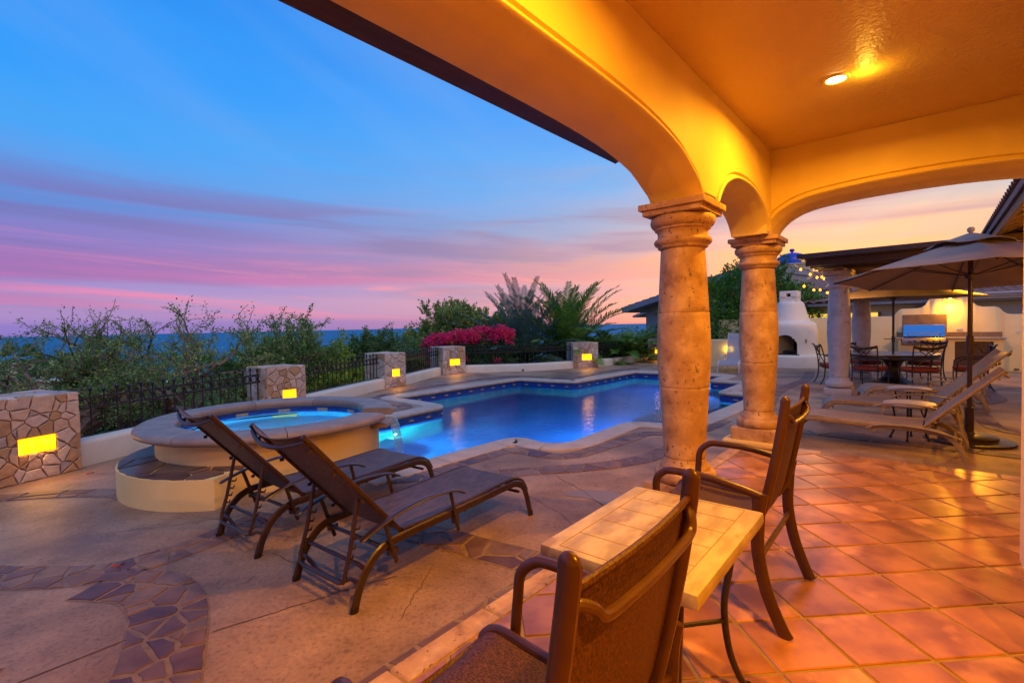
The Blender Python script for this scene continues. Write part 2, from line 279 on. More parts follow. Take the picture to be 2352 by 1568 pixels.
def water_mat(name, tint, rough, bscale, bstr, stretch=(1, 1, 1)):
    m = bpy.data.materials.new(name); m.use_nodes = True; t = m.node_tree; t.nodes.clear()
    out = N('ShaderNodeOutputMaterial', t)
    tcn = N('ShaderNodeTexCoord', t); mp = N('ShaderNodeMapping', t); mp.inputs['Scale'].default_value = stretch; mp.inputs['Rotation'].default_value = (0, 0, .7); t.links.new(tcn.outputs['Object'], mp.inputs[0])
    nb = N('ShaderNodeTexNoise', t); nb.inputs['Scale'].default_value = bscale; nb.inputs['Detail'].default_value = 4; nb.inputs['Distortion'].default_value = .6; t.links.new(mp.outputs[0], nb.inputs['Vector'])
    bp = N('ShaderNodeBump', t); bp.inputs['Strength'].default_value = bstr; bp.inputs['Distance'].default_value = .05; t.links.new(nb.outputs[0], bp.inputs['Height'])
    gl = N('ShaderNodeBsdfGlossy', t); gl.inputs['Roughness'].default_value = rough; gl.inputs['Color'].default_value = (.84, .90, 1, 1); t.links.new(bp.outputs[0], gl.inputs['Normal'])
    rf = N('ShaderNodeBsdfRefraction', t); rf.inputs['IOR'].default_value = 1.33; rf.inputs['Roughness'].default_value = .02; rf.inputs['Color'].default_value = (*tint, 1); t.links.new(bp.outputs[0], rf.inputs['Normal'])
    fr = N('ShaderNodeFresnel', t); fr.inputs['IOR'].default_value = 1.25; t.links.new(bp.outputs[0], fr.inputs['Normal'])
    mx = N('ShaderNodeMixShader', t); t.links.new(fr.outputs[0], mx.inputs[0]); t.links.new(rf.outputs[0], mx.inputs[1]); t.links.new(gl.outputs[0], mx.inputs[2])
    t.links.new(mx.outputs[0], out.inputs[0]); return m
pool_water_m = water_mat('pool_water', (.80, .93, 1.0), .03, 9, .17, (1, 1.6, 1))
spa_water_m = water_mat('spa_water', (.85, .97, 1.0), .06, 6, .10)
sea_m = bpy.data.materials.new('sea'); sea_m.use_nodes = True
_t = sea_m.node_tree; _b = _t.nodes['Principled BSDF']; _b.inputs['Base Color'].default_value = (.018, .20, .36, 1); _b.inputs['Roughness'].default_value = .6; _b.inputs['Specular IOR Level'].default_value = .08
_n = N('ShaderNodeTexNoise', _t); _n.inputs['Scale'].default_value = .03; _n.inputs['Detail'].default_value = 8
_tc = N('ShaderNodeTexCoord', _t); _t.links.new(_tc.outputs['Object'], _n.inputs['Vector'])
_bp = N('ShaderNodeBump', _t); _bp.inputs['Strength'].default_value = .8; _bp.inputs['Distance'].default_value = 12; _t.links.new(_n.outputs[0], _bp.inputs['Height']); _t.links.new(_bp.outputs[0], _b.inputs['Normal'])

# ------------------------------------------------------------------ geometry helpers
class MB:
    def __init__(s): s.v = []; s.f = []
    def add(s, verts, faces):
        o = len(s.v); s.v.extend([tuple(p) for p in verts]); s.f.extend([tuple(i + o for i in f) for f in faces]); return s
    def box(s, c, size, rz=0., rot=None, bev=0.):
        m = rot if rot is not None else Matrix.Rotation(rz, 3, 'Z')
        hx, hy, hz = [k / 2 for k in size]
        if bev <= 0:
            vs = [Vector((x, y, z)) for z in (-hz, hz) for y in (-hy, hy) for x in (-hx, hx)]
            fs = [(0, 2, 3, 1), (4, 5, 7, 6), (0, 1, 5, 4), (2, 6, 7, 3), (0, 4, 6, 2), (1, 3, 7, 5)]
        else:
            bm = bmesh.new(); bmesh.ops.create_cube(bm, size=1)
            for v in bm.verts: v.co = Vector((v.co.x * size[0], v.co.y * size[1], v.co.z * size[2]))
            bmesh.ops.bevel(bm, geom=list(bm.edges), offset=bev, segments=2, affect='EDGES', profile=.6)
            bm.verts.ensure_lookup_table(); vs = [v.co.copy() for v in bm.verts]; fs = [[v.index for v in f.verts] for f in bm.faces]; bm.free()
        return s.add([m @ v + Vector(c) for v in vs], fs)
    def tube(s, pts, r, seg=8, rv=None, ref=None, cap=True, closed=False, taper=None):
        pts = [Vector(p) for p in pts]; n = len(pts); rv = r if rv is None else rv
        tang = []
        for i in range(n):
            if closed: a, b = pts[i - 1], pts[(i + 1) % n]
            else: a, b = pts[max(i - 1, 0)], pts[min(i + 1, n - 1)]
            d = (b - a); tang.append(d.normalized() if d.length > 1e-9 else Vector((0, 0, 1)))
        if ref is None:
            ref = Vector((0, 0, 1)) if abs(tang[0].z) < .9 else Vector((1, 0, 0)); fixed = False
        else: ref = Vector(ref); fixed = True
        u = (ref - tang[0] * ref.dot(tang[0])).normalized(); rings = []
        for i in range(n):
            if fixed: w = ref - tang[i] * ref.dot(tang[i]); u = w.normalized() if w.length > 1e-4 else u
            else: w = u - tang[i] * u.dot(tang[i]); u = w.normalized() if w.length > 1e-4 else u
            k = taper[i] if taper else 1.
            t2 = tang[i].cross(u)
            rings.append([pts[i] + u * (math.cos(2 * math.pi * j / seg) * r * k) + t2 * (math.sin(2 * math.pi * j / seg) * rv * k) for j in range(seg)])
        vs = [p for rg in rings for p in rg]; fs = []
        m = n if closed else n - 1
        for i in range(m):
            a, b = i * seg, ((i + 1) % n) * seg
            for j in range(seg): fs.append((a + j, a + (j + 1) % seg, b + (j + 1) % seg, b + j))
        if cap and not closed: fs.append(tuple(range(seg))[::-1]); fs.append(tuple(range((n - 1) * seg, n * seg)))
        return s.add(vs, fs)
    def lathe(s, prof, c=(0, 0, 0), seg=32, a0=0., a1=2 * math.pi, sx=1, sy=1, cap=True):
        full = abs(a1 - a0 - 2 * math.pi) < 1e-6; k = seg if full else seg + 1
        vs = []; fs = []
        for (r_, z_) in prof:
            for j in range(k):
                a = a0 + (a1 - a0) * j / seg
                vs.append((c[0] + sx * r_ * math.cos(a), c[1] + sy * r_ * math.sin(a), c[2] + z_))
        for i in range(len(prof) - 1):
            for j in range(seg):
                j2 = (j + 1) % k if full else j + 1
                fs.append((i * k + j, i * k + j2, (i + 1) * k + j2, (i + 1) * k + j))
        if full and cap:
            if prof[0][0] > 1e-4: fs.append(tuple(range(k))[::-1])
            if prof[-1][0] > 1e-4: fs.append(tuple(range((len(prof) - 1) * k, len(prof) * k)))
        return s.add(vs, fs)
    def prism(s, poly, z0, z1, bev=0.):
        n = len(poly)
        if bev > 0:
            cx = sum(p[0] for p in poly) / n; cy = sum(p[1] for p in poly) / n
            def sh(p):
                d = math.hypot(p[0] - cx, p[1] - cy) or 1; k = max(0, 1 - bev * 1.3 / d); return (cx + (p[0] - cx) * k, cy + (p[1] - cy) * k)
            vs = [(p[0], p[1], z0) for p in poly] + [(p[0], p[1], z1 - bev) for p in poly] + [(*sh(p), z1) for p in poly]
            fs = [(i, (i + 1) % n, n + (i + 1) % n, n + i) for i in range(n)] + [(n + i, n + (i + 1) % n, 2 * n + (i + 1) % n, 2 * n + i) for i in range(n)]
            fs += [tuple(range(2 * n, 3 * n))]
        else:
            vs = [(p[0], p[1], z0) for p in poly] + [(p[0], p[1], z1) for p in poly]
            fs = [(i, (i + 1) % n, n + (i + 1) % n, n + i) for i in range(n)] + [tuple(range(n, 2 * n)), tuple(range(n))[::-1]]
        return s.add(vs, fs)
    def sheet(s, rows, thick=0.):
        # rows: list of equally long point lists
        n, k = len(rows), len(rows[0]); vs = [Vector(p) for r_ in rows for p in r_]
        fs = [(i * k + j, i * k + j + 1, (i + 1) * k + j + 1, (i + 1) * k + j) for i in range(n - 1) for j in range(k - 1)]
        if thick:
            nv = len(vs); nor = [Vector() for _ in vs]
            for f in fs:
                nn = (vs[f[1]] - vs[f[0]]).cross(vs[f[3]] - vs[f[0]])
                for i in f: nor[i] += nn
            vs2 = [v - nn.normalized() * thick for v, nn in zip(vs, nor)]
            fs2 = [tuple(i + nv for i in f[::-1]) for f in fs]
            rim = [j for j in range(k)] + [i * k + k - 1 for i in range(1, n)] + [(n - 1) * k + j for j in range(k - 2, -1, -1)] + [i * k for i in range(n - 2, 0, -1)]
            fs3 = [(rim[(i + 1) % len(rim)], rim[i], rim[i] + nv, rim[(i + 1) % len(rim)] + nv) for i in range(len(rim))]
            vs = vs + vs2; fs = fs + fs2 + fs3
        return s.add(vs, fs)
    def build(s, name, m, parent=None, smooth=True, ang=35, loc=None, rz=None):
        me = bpy.data.meshes.new(name); me.from_pydata([tuple(v) for v in s.v], [], s.f); me.update()
        bm = bmesh.new(); bm.from_mesh(me); bmesh.ops.recalc_face_normals(bm, faces=bm.faces); bm.to_mesh(me); bm.free()
        if smooth:
            me.polygons.foreach_set('use_smooth', [True] * len(me.polygons)); me.set_sharp_from_angle(angle=R(ang))
        me.materials.append(m)
        o = bpy.data.objects.new(name, me); col.objects.link(o)
        if parent is not None: o.parent = parent
        if loc is not None: o.location = loc
        if rz is not None: o.rotation_euler = (0, 0, rz)
        return o
def raw(name, verts, faces, m, parent=None, smooth=False, ms=None, mi=None):
    me = bpy.data.meshes.new(name); me.from_pydata(verts if isinstance(verts, list) else verts.tolist(), [], faces if isinstance(faces, list) else faces.tolist()); me.update()
    if smooth: me.polygons.foreach_set('use_smooth', [True] * len(me.polygons))
    me.materials.append(m)
    o = bpy.data.objects.new(name, me); col.objects.link(o)
    if parent is not None: o.parent = parent
    return o
def thing(name, label, cat, loc=(0, 0, 0), rz=0., group=None):
    o = bpy.data.objects.new(name, None); col.objects.link(o); o.location = loc; o.rotation_euler = (0, 0, rz); o.empty_display_size = .2
    o['label'] = label; o['category'] = cat
    if group: o['group'] = group
    return o
def tag(o, label, cat, group=None, kind=None):
    o['label'] = label; o['category'] = cat
    if group: o['group'] = group
    if kind: o['kind'] = kind
    return o
def struct(o): o['kind'] = 'structure'; return o
KIDS = {}
def copy_tree(o, label=None, loc=None, rz=None, parent=None):
    if not KIDS:
        pass
    c = o.copy(); col.objects.link(c)
    if parent is not None: c.parent = parent
    if label: c['label'] = label
    if loc is not None: c.location = loc
    if rz is not None: c.rotation_euler = (0, 0, rz)
    for ch in list(o.children): copy_tree(ch, parent=c)
    return c
def point_light(name, parent, loc, energy, color, radius=.05):
    d = bpy.data.lights.new(name, 'POINT'); d.energy = energy; d.color = color; d.shadow_soft_size = radius
    o = bpy.data.objects.new(name, d); col.objects.link(o); o.parent = parent; o.location = loc; return o
def catmull(pts, n=6, closed=False):
    P = [Vector(p) for p in pts]; out = []; L = len(P)
    rng_ = range(L) if closed else range(L - 1)
    for i in rng_:
        p0 = P[i - 1] if (closed or i > 0) else P[0]; p1 = P[i]; p2 = P[(i + 1) % L]; p3 = P[(i + 2) % L] if (closed or i + 2 < L) else P[-1]
        for k in range(n):
            t = k / n
            out.append(.5 * ((2 * p1) + (p2 - p0) * t + (2 * p0 - 5 * p1 + 4 * p2 - p3) * t * t + (3 * p1 - p0 - 3 * p2 + p3) * t ** 3))
    if not closed: out.append(P[-1])
    return out
def voronoi(w, h, n, joint, seed, wt_=.25, holes=(), jitter=1.0):
    rg = random.Random(seed); pts = []
    # dart throwing with relaxing distance
    md = math.sqrt(w * h / n) * .95; tries = 0
    while len(pts) < n and tries < 20000:
        tries += 1; p = (rg.uniform(0, w), rg.uniform(0, h))
        dd = md * rg.uniform(.55, 1.15)
        if all(math.hypot(p[0] - q_[0], p[1] - q_[1]) > dd for q_ in pts): pts.append(p)
        if tries % 200 == 0: md *= .97
    W = [rg.uniform(-1, 1) * wt_ * (w * h / n) for _ in pts]; cells = []
    for i, p in enumerate(pts):
        poly = [(joint / 2, joint / 2), (w - joint / 2, joint / 2), (w - joint / 2, h - joint / 2), (joint / 2, h - joint / 2)]
        for j, q_ in enumerate(pts):
            if i == j: continue
            dx, dy = q_[0] - p[0], q_[1] - p[1]; L = math.hypot(dx, dy)
            if L > 4.5 * math.sqrt(w * h / n) + .3: continue
            nx, ny = dx / L, dy / L; lim = (p[0] * nx + p[1] * ny) + L / 2 + (W[i] - W[j]) / (2 * L) - joint / 2
            poly = clip(poly, nx, ny, lim)
            if len(poly) < 3: break
        if len(poly) < 3: continue
        parts_ = [poly]
        for (x0, y0, x1, y1) in holes:    # a cell over the opening is cut into the pieces that lie around it
            if max(a[0] for a in poly) > x0 and min(a[0] for a in poly) < x1 and max(a[1] for a in poly) > y0 and min(a[1] for a in poly) < y1:
                mid = clip(clip(poly, 1, 0, x1), -1, 0, -x0)
                parts_ = [clip(poly, 1, 0, x0 - .003), clip(poly, -1, 0, -x1 - .003)] + ([clip(mid, 0, 1, y0), clip(mid, 0, -1, -y1)] if len(mid) > 2 else [])
        for poly in parts_:
            if len(poly) >= 3 and area(poly) > .0006: cells.append(poly)
    return cells
def clip(poly, nx, ny, lim):
    out = []
    for i in range(len(poly)):
        a, b = poly[i], poly[(i + 1) % len(poly)]; da, db = a[0] * nx + a[1] * ny - lim, b[0] * nx + b[1] * ny - lim
        if da <= 0: out.append(a)
        if (da < 0 < db) or (db < 0 < da):
            t = da / (da - db); out.append((a[0] + (b[0] - a[0]) * t, a[1] + (b[1] - a[1]) * t))
    return out
def area(p):
    return abs(sum(p[i][0] * p[(i + 1) % len(p)][1] - p[(i + 1) % len(p)][0] * p[i][1] for i in range(len(p)))) / 2
def rough_poly(poly, rg, amp=.012, step=.07):
    out = []
    for i in range(len(poly)):
        a, b = poly[i], poly[(i + 1) % len(poly)]; L = math.hypot(b[0] - a[0], b[1] - a[1]); out.append(a)
        k = int(L / step)
        for j in range(1, k + 1):
            t = j / (k + 1); nx, ny = (b[1] - a[1]) / L, -(b[0] - a[0]) / L; d = rg.uniform(-amp, 0)
            out.append((a[0] + (b[0] - a[0]) * t - nx * abs(d) * (1 if True else 0), a[1] + (b[1] - a[1]) * t - ny * abs(d)))
    return out
# porch frame: local x = along the colonnade (a), local y = -b (towards the pool)
AZ = 40.7; RZP = R(90 - AZ)
def ab(a, b):
    x = a * math.sin(R(AZ)) + b * math.cos(R(AZ)); y = a * math.cos(R(AZ)) - b * math.sin(R(AZ)); return x, y
PF = .18   # porch floor level

# ================================================================== SETTING
# ---- terrain falling to the sea
def terr_z(d): return float(np.interp(d, [0, 14, 40, 80, 200, 450, 600], [-1.85, -1.9, -4, -7.5, -18, -42, -46]))
vs, fs = [], []; na = 96; rad = [0, 6, 10, 14, 18, 23, 30, 40, 55, 75, 100, 140, 200, 280, 360, 450, 600]
for r_ in rad:
    for j in range(na):
        a = 2 * math.pi * j / na; vs.append((r_ * math.sin(a), r_ * math.cos(a), terr_z(r_) + (random.uniform(-.06, .06) * (r_ / 12) if 8 < r_ < 440 else 0)))
for i in range(len(rad) - 1):
    for j in range(na): fs.append((i * na + j, i * na + (j + 1) % na, (i + 1) * na + (j + 1) % na, (i + 1) * na + j))
hill_m = mat('dry_hillside', (.07, .075, .03), (.16, .12, .075), rough=.95, scale=.35, detail=9, bump=.6, bscale=2, c3=(.05, .07, .03), s3=.09, bdist=.2)
struct(raw('ground', vs, fs, hill_m, smooth=True))
mb = MB(); mb.lathe([(200, 0), (2000, 0), (12000, -.5), (40000, -9)], (0, 0, -40.0), seg=96); mb.f = [f for f in mb.f if len(f) == 4]
struct(mb.build('sea', sea_m, smooth=True))

struct(MB().sheet([[(x_, y_, -1.80), (x_ - 2.9, y_ + 1.3, -1.84)] for x_, y_ in ((-16, -2), (-11, 4), (-8.0, 9), (-6.4, 13), (-5.2, 18), (-4.5, 26))]).build('lower_road', mat('grey_asphalt', (.16, .17, .20), (.22, .23, .26), rough=.8, scale=3, bump=.3, bscale=40), smooth=False))
# ---- pool outline (counter-clockwise, water on the left)
POOL = [(-1.62, 4.98), (-.442, 6.267), (-.13, 6.60), (.02, 6.66), (.175, 6.60), (.34, 6.36), (.50, 6.28), (.66, 6.29), (.80, 6.39), (1.62, 7.42), (1.80, 7.55), (2.0, 7.52), (2.226, 7.408),
        (2.60, 7.40), (3.196, 8.01), (4.335, 9.27), (5.0, 10.02), (4.465, 10.58), (5.72, 12.12), (5.138, 12.72), (6.02, 13.82), (5.6, 14.1), (3.86, 15.42),
        (2.766, 14.2), (1.672, 13.03), (.992, 13.425), (.16, 13.97), (-.614, 13.15), (-1.645, 11.95), (-2.66, 10.78), (-2.037, 10.29), (-1.40, 9.62), (-1.40, 9.38), (-2.186, 8.287), (-2.85, 7.35)]
SHARP = {0, 13, 14, 15, 16, 17, 18, 19, 20, 21, 22, 24, 26, 29, 31, 32}
def fillet(path, rad_, idx=None):
    out = [Vector((*path[0], 0))]
    for i in range(1, len(path) - 1):
        p0, p1, p2 = [Vector((*path[k], 0)) for k in (i - 1, i, i + 1)]
        d1, d2 = (p0 - p1), (p2 - p1); r_ = min(rad_, d1.length * .45, d2.length * .45)
        a, b = p1 + d1.normalized() * r_, p1 + d2.normalized() * r_
        for k in range(5):
            t = k / 4; out.append((1 - t) ** 2 * a + 2 * t * (1 - t) * p1 + t * t * b)
    out.append(Vector((*path[-1], 0))); return out
edge = fillet(POOL, .14)
SPA = (-2.80, 5.72)
arc = [Vector((SPA[0] + 1.16 * math.cos(a), SPA[1] + 1.16 * math.sin(a), 0)) for a in np.linspace(R(88), R(-28), 18)]
full = edge + arc
def normals(path):
    out = []
    for i in range(len(path)):
        a, b = path[max(i - 1, 0)], path[min(i + 1, len(path) - 1)]; d = (b - a).normalized(); out.append(Vector((d.y, -d.x, 0)))
    return out
# ---- deck sheet with the pool cut out
outer = [(-7.5, -1.5), (-5.95, 3.2), (-5.5, 5.0), (-5.4, 5.9), (-4.7, 8.6), (-4.0, 12.6), (-2.8, 16.5), (.3, 16.95), (2.2, 17.9), (5.2, 21.2), (9.5, 18.5), (18, 11.5), (15, 3), (6, -5), (-4, -5)]
vin = [Vector((p[0], p[1])) for p in outer] + [Vector((p.x, p.y)) for p in full]
no_, nf_ = len(outer), len(full)
ed = [(i, (i + 1) % no_) for i in range(no_)] + [(no_ + i, no_ + (i + 1) % nf_) for i in range(nf_)]
vo, eo, fo, _, _, _ = delaunay_2d_cdt(vin, ed, [], 1, 1e-5)
def inside(p, poly):
    c = False; n = len(poly)
    for i in range(n):
        x1, y1, x2, y2 = poly[i][0], poly[i][1], poly[(i + 1) % n][0], poly[(i + 1) % n][1]
        if (y1 > p[1]) != (y2 > p[1]) and p[0] < (x2 - x1) * (p[1] - y1) / (y2 - y1) + x1: c = not c
    return c
fpoly = [(p.x, p.y) for p in full]
top, bot = [], []
for f in fo:
    c = sum((vo[i] for i in f), Vector((0, 0))) / len(f)
    if inside(c, outer): (bot if inside(c, fpoly) else top).append(tuple(f))
deck = struct(raw('pool_deck', [(v.x, v.y, 0) for v in vo], top, concrete))
# skirt round the deck so it has thickness
mb = MB(); mb.sheet([[(p[0], p[1], 0) for p in outer + outer[:1]], [(p[0] * 1.0, p[1], -2.0) for p in outer + outer[:1]]])
mb.build('deck_skirt', grout_m, deck, smooth=False)
basin = struct(raw('pool_basin', [(v.x, v.y, -1.45) for v in vo], bot, basin_m))
mb = MB(); mb.sheet([[(p.x, p.y, -.34) for p in full + full[:1]], [(p.x, p.y, -1.46) for p in full + full[:1]]]); mb.build('basin_wall', mat('teal_pool_plaster', (.006, .17, .27), (.01, .22, .33), rough=.7, scale=2), basin, smooth=False)
mb = MB(); mb.sheet([[(p.x, p.y, -.004) for p in full + full[:1]], [(p.x, p.y, -.34) for p in full + full[:1]]]); mb.build('waterline_tile_band', tile_blue, basin, smooth=False)
WZ = -.19
pw = struct(raw('pool_water', [(v.x, v.y, WZ) for v in vo], bot, pool_water_m))
# accents on the waterline
cum = [0.]
for i in range(1, len(edge)): cum.append(cum[-1] + (edge[i] - edge[i - 1]).length)
def at_s(s_):
    i = int(np.searchsorted(cum, s_)) ; i = min(max(i, 1), len(edge) - 1); t = (s_ - cum[i - 1]) / max(cum[i] - cum[i - 1], 1e-6)
    d = (edge[i] - edge[i - 1]).normalized(); return edge[i - 1].lerp(edge[i], t), d
acc = None; s_ = .3
while s_ < cum[-1] - .2:
    p, d = at_s(s_); nrm = Vector((d.y, -d.x, 0))
    if acc is None:
        acc = MB().box((0, 0, 0), (.105, .012, .028), bev=.003).build('accent_tile', accent_m, basin)
        o = acc
    else: o = acc.copy(); col.objects.link(o)
    o.location = (p.x - nrm.x * .008, p.y - nrm.y * .008, -.125); o.rotation_euler = (0, 0, math.atan2(d.y, d.x)); s_ += .42
# underwater steps in the corner nearest the columns
for k, (w_, z_) in enumerate(((1.5, -.45), (1.05, -.75), (.6, -1.05))):
    mb = MB(); c = Vector((3.55, 8.75, 0)); u = Vector((.672, .741, 0)); n_ = Vector((-.741, .672, 0))
    ps = [c - u * .9, c + u * 1.35, c + u * 1.35 + n_ * w_ * .6, c - u * .9 + n_ * w_ * .6]
    mb.prism([(p.x, p.y) for p in ps], -1.44, z_ - (2 - k) * 0.0 if False else [-1.05, -.75, -.45][k]); mb.build('pool_step', basin_m, basin, smooth=False)
# ---- coping stones
prof = [(.0, -.06), (-.022, -.045), (-.03, -.022), (-.026, .002), (-.008, .017), (.03, .022), (.31, .022), (.335, .016), (.34, -.01)]
L = cum[-1]; nst = int(L / .95); g = .004
for k in range(nst):
    s0, s1 = L * k / nst + g, L * (k + 1) / nst - g
    ss = [s0] + [c for c in cum if s0 + .01 < c < s1 - .01] + [s1]; rows = []
    def nrm_at(s__):
        pa, _d = at_s(max(s__ - .05, 0)); pb, _d = at_s(min(s__ + .05, L)); d = (pb - pa).normalized(); return Vector((d.y, -d.x, 0))
    jig = random.uniform(-.0015, .0015)
    for s__ in ss:
        p, d = at_s(s__); n_ = nrm_at(s__); rows.append([(p.x + n_.x * o, p.y + n_.y * o, z + jig) for o, z in prof])
    mb = MB(); mb.sheet(rows); kk = len(prof); tot = len(mb.v); mb.f.append(tuple(range(kk))); mb.f.append(tuple(range(tot - kk, tot)))
    mb.build('coping_stone', coping_m, deck, ang=50)
# pool lamps under water; the last two are added fill for missing sky light
for nm, lab, (x, y, z), e, c in (('pool_lamp', 'round underwater light on the near wall beside the nearest column', (2.5, 7.72, -.62), 560, (.55, .85, 1.0)),
                                 ('pool_lamp', 'round underwater light glowing teal below the spa peninsula', (-2.0, 8.15, -.60), 150, (.18, 1.0, .70)),
                                 ('pool_lamp', 'added underwater fill light on the near wall behind the brown loungers', (-.75, 6.25, -.75), 80, (.25, .70, 1.0)),
                                 ('pool_lamp', 'added underwater fill light in the far right bay beyond the stepped coping', (5.2, 13.2, -.7), 150, (.3, .75, 1.0))):
    t = thing(nm, lab, 'pool light', (x, y, z), group='underwater pool lights')
    MB().lathe([(0, -.01), (.09, -.01), (.11, .0), (.11, .02), (.09, .03), (0, .03)], seg=20).build('lens', emis('pool_lens', (.3, .8, 1), .5), t)
    point_light('pool_light', t, (0, .0, .22), e, c, .012)

# ---- flagstone bands set in the deck
def band(path, width, n, seed, z=.0, joint=.022, name='flagstone'):
    P = [Vector((*p, 0)) for p in path]; P = catmull(P, 8); cu = [0.]
    for i in range(1, len(P)): cu.append(cu[-1] + (P[i] - P[i - 1]).length)
    Lb = cu[-1]
    def mp(s__, t__):
        i = min(max(int(np.searchsorted(cu, s__)), 1), len(P) - 1); t = (s__ - cu[i - 1]) / max(cu[i] - cu[i - 1], 1e-6)
        d1 = (P[i] - P[max(i - 2, 0)]).normalized(); d2 = (P[min(i + 1, len(P) - 1)] - P[i - 1]).normalized(); d = d1.lerp(d2, t)
        n_ = Vector((-d.y, d.x, 0)); return P[i - 1].lerp(P[i], t) + n_ * (t__ - width / 2)
    rows = [[tuple(mp(Lb * i / 40, w_)[:2]) + (z + .0025,) for w_ in (0, width)] for i in range(41)]
    MB().sheet(rows).build('grout_bed', grout_m, deck, smooth=False)
    rg = random.Random(seed)
    for poly in voronoi(Lb, width, n, joint, seed, wt_=.5):
        pl = rough_poly(poly, rg, .008, .06); pp = [mp(*q_) for q_ in pl]; zt = z + .006 + rg.uniform(0, .004)
        MB().prism([(q_.x, q_.y) for q_ in pp], z + .001, zt, bev=.003).build(name, flag_m, deck, smooth=False)
band([(-4.6, 3.35), (-3.9, 3.18), (-3.31, 3.09), (-2.752, 3.10), (-2.48, 3.31), (-2.28, 3.62), (-2.1, 4.1)], .30, 44, 11)
band([(-2.62, 2.985), (-2.25, 2.93), (-2.0, 2.74), (-1.85, 2.53), (-1.74, 2.34), (-1.60, 2.08), (-1.42, 1.72), (-1.3, 1.35)], .38, 46, 12)
band([(-1.5, 4.15), (-1.1, 3.85), (-.765, 3.66), (-.505, 3.52), (-.284, 3.38), (-.029, 3.23), (.25, 3.06)], .31, 22, 13)
band([(-1.3, 4.95), (-.862, 5.0), (-.404, 5.03), (.06, 5.12), (.848, 5.25), (1.45, 5.5), (1.9, 5.9), (2.35, 6.3)], .28, 34, 14)
band([(-.95, 5.02), (-.72, 5.35), (-.449, 5.66), (-.10, 6.0), (.12, 5.96), (.40, 5.74), (.68, 5.72), (1.0, 5.98), (1.5, 6.46), (1.85, 6.78), (2.2, 6.75), (2.7, 6.95), (3.3, 7.6)], .26, 44, 15)
p0, p1, p2_ = ab(.2, -1.80), ab(2.0, -1.80), ab(3.3, -1.80)
band([p0, p1, p2_], .22, 18, 16)
band([(-5.3, 4.55), (-4.917, 4.63), (-4.445, 4.71), (-3.911, 4.70), (-3.5, 4.55)], .24, 12, 17)
band([(-3.45, 9.2), (-3.05, 10.4), (-2.95, 11.4), (-2.3, 12.5), (-1.5, 13.5), (-.6, 14.6), (.3, 14.85), (1.6, 14.0), (2.4, 14.9), (3.4, 16.1), (4.3, 16.6)], .30, 60, 18)
band([(-2.5, 8.9), (-2.1, 9.4), (-2.3, 9.75), (-2.9, 10.1)], .28, 9, 19)
band([(8.8, 14.4), (7.6, 12.6), (6.3, 11.2), (5.5, 10.2), (4.6, 8.8), (3.9, 7.9), (3.75, 7.1), (4.3, 6.4), (5.1, 5.7), (5.9, 4.9)], .26, 46, 20)
band([(10.9, 10.4), (9.9, 10.1), (8.9, 8.9), (8.0, 8.4), (7.1, 7.3), (6.6, 6.5), (6.9, 5.6)], .24, 24, 21)
# hairline cracks and saw cuts
def line(name, pts, w, m, z=.0035):
    rows = []; P = [Vector((*p, 0)) for p in pts]
    for i, p in enumerate(P):
        d = (P[min(i + 1, len(P) - 1)] - P[max(i - 1, 0)]).normalized(); n_ = Vector((-d.y, d.x, 0)) * w / 2
        rows.append([(p.x + n_.x, p.y + n_.y, z), (p.x - n_.x, p.y - n_.y, z)])
    return MB().sheet(rows).build(name, m, deck, smooth=False)
crack_m = mat('crack_dark', (.06, .045, .04), rough=.9)
def jag(p, q_, n=12, amp=.02, seed=0):
    rg = random.Random(seed); out = []; P, Q = Vector((*p, 0)), Vector((*q_, 0)); d = (Q - P); nn = Vector((-d.y, d.x, 0)).normalized(); off = 0
    for i in range(n + 1):
        off += rg.uniform(-amp, amp) * .6; e = math.sin(math.pi * i / n); out.append(tuple((P + d * (i / n) + nn * off * e)[:2]))
    return out
for i, (p, q_, w_) in enumerate((((-1.58, 2.47), (-.75, 3.0), .006), ((-.55, 3.1), (-.62, 2.55), .004), ((.42, 4.95), (.75, 4.1), .005), ((-3.2, 3.75), (-2.4, 4.05), .004),
                                 ((-.3, 2.6), (-.1, 2.35), .003), ((.0, 4.6), (.5, 3.5), .003), ((-1.7, 3.35), (-1.2, 3.0), .004))):
    line('crack', jag(p, q_, 16, .03, i), w_, crack_m)
line('saw_cut', [(-2.75, 1.55), (-1.98, 2.43)], .008, crack_m); line('saw_cut', [(-.2, 5.95), (-.9, 5.2)], .006, crack_m)
wet_m = mat('damp_concrete', (.21, .15, .115), rough=.38, scale=5)
MB().prism([tuple(v[:2]) for v in catmull([(.45, 4.40, 0), (.62, 4.52, 0), (.9, 4.44, 0), (1.0, 4.25, 0), (.8, 4.12, 0), (.66, 4.28, 0)], 5, True)], .0022, .003).build('damp_stain', wet_m, deck, smooth=False)
MB().prism([tuple(v[:2]) for v in catmull([(-2.62, 4.06, 0), (-2.45, 4.14, 0), (-2.3, 4.10, 0), (-2.42, 3.98, 0)], 5, True)], .0022, .003).build('damp_stain', wet_m, deck, smooth=False)

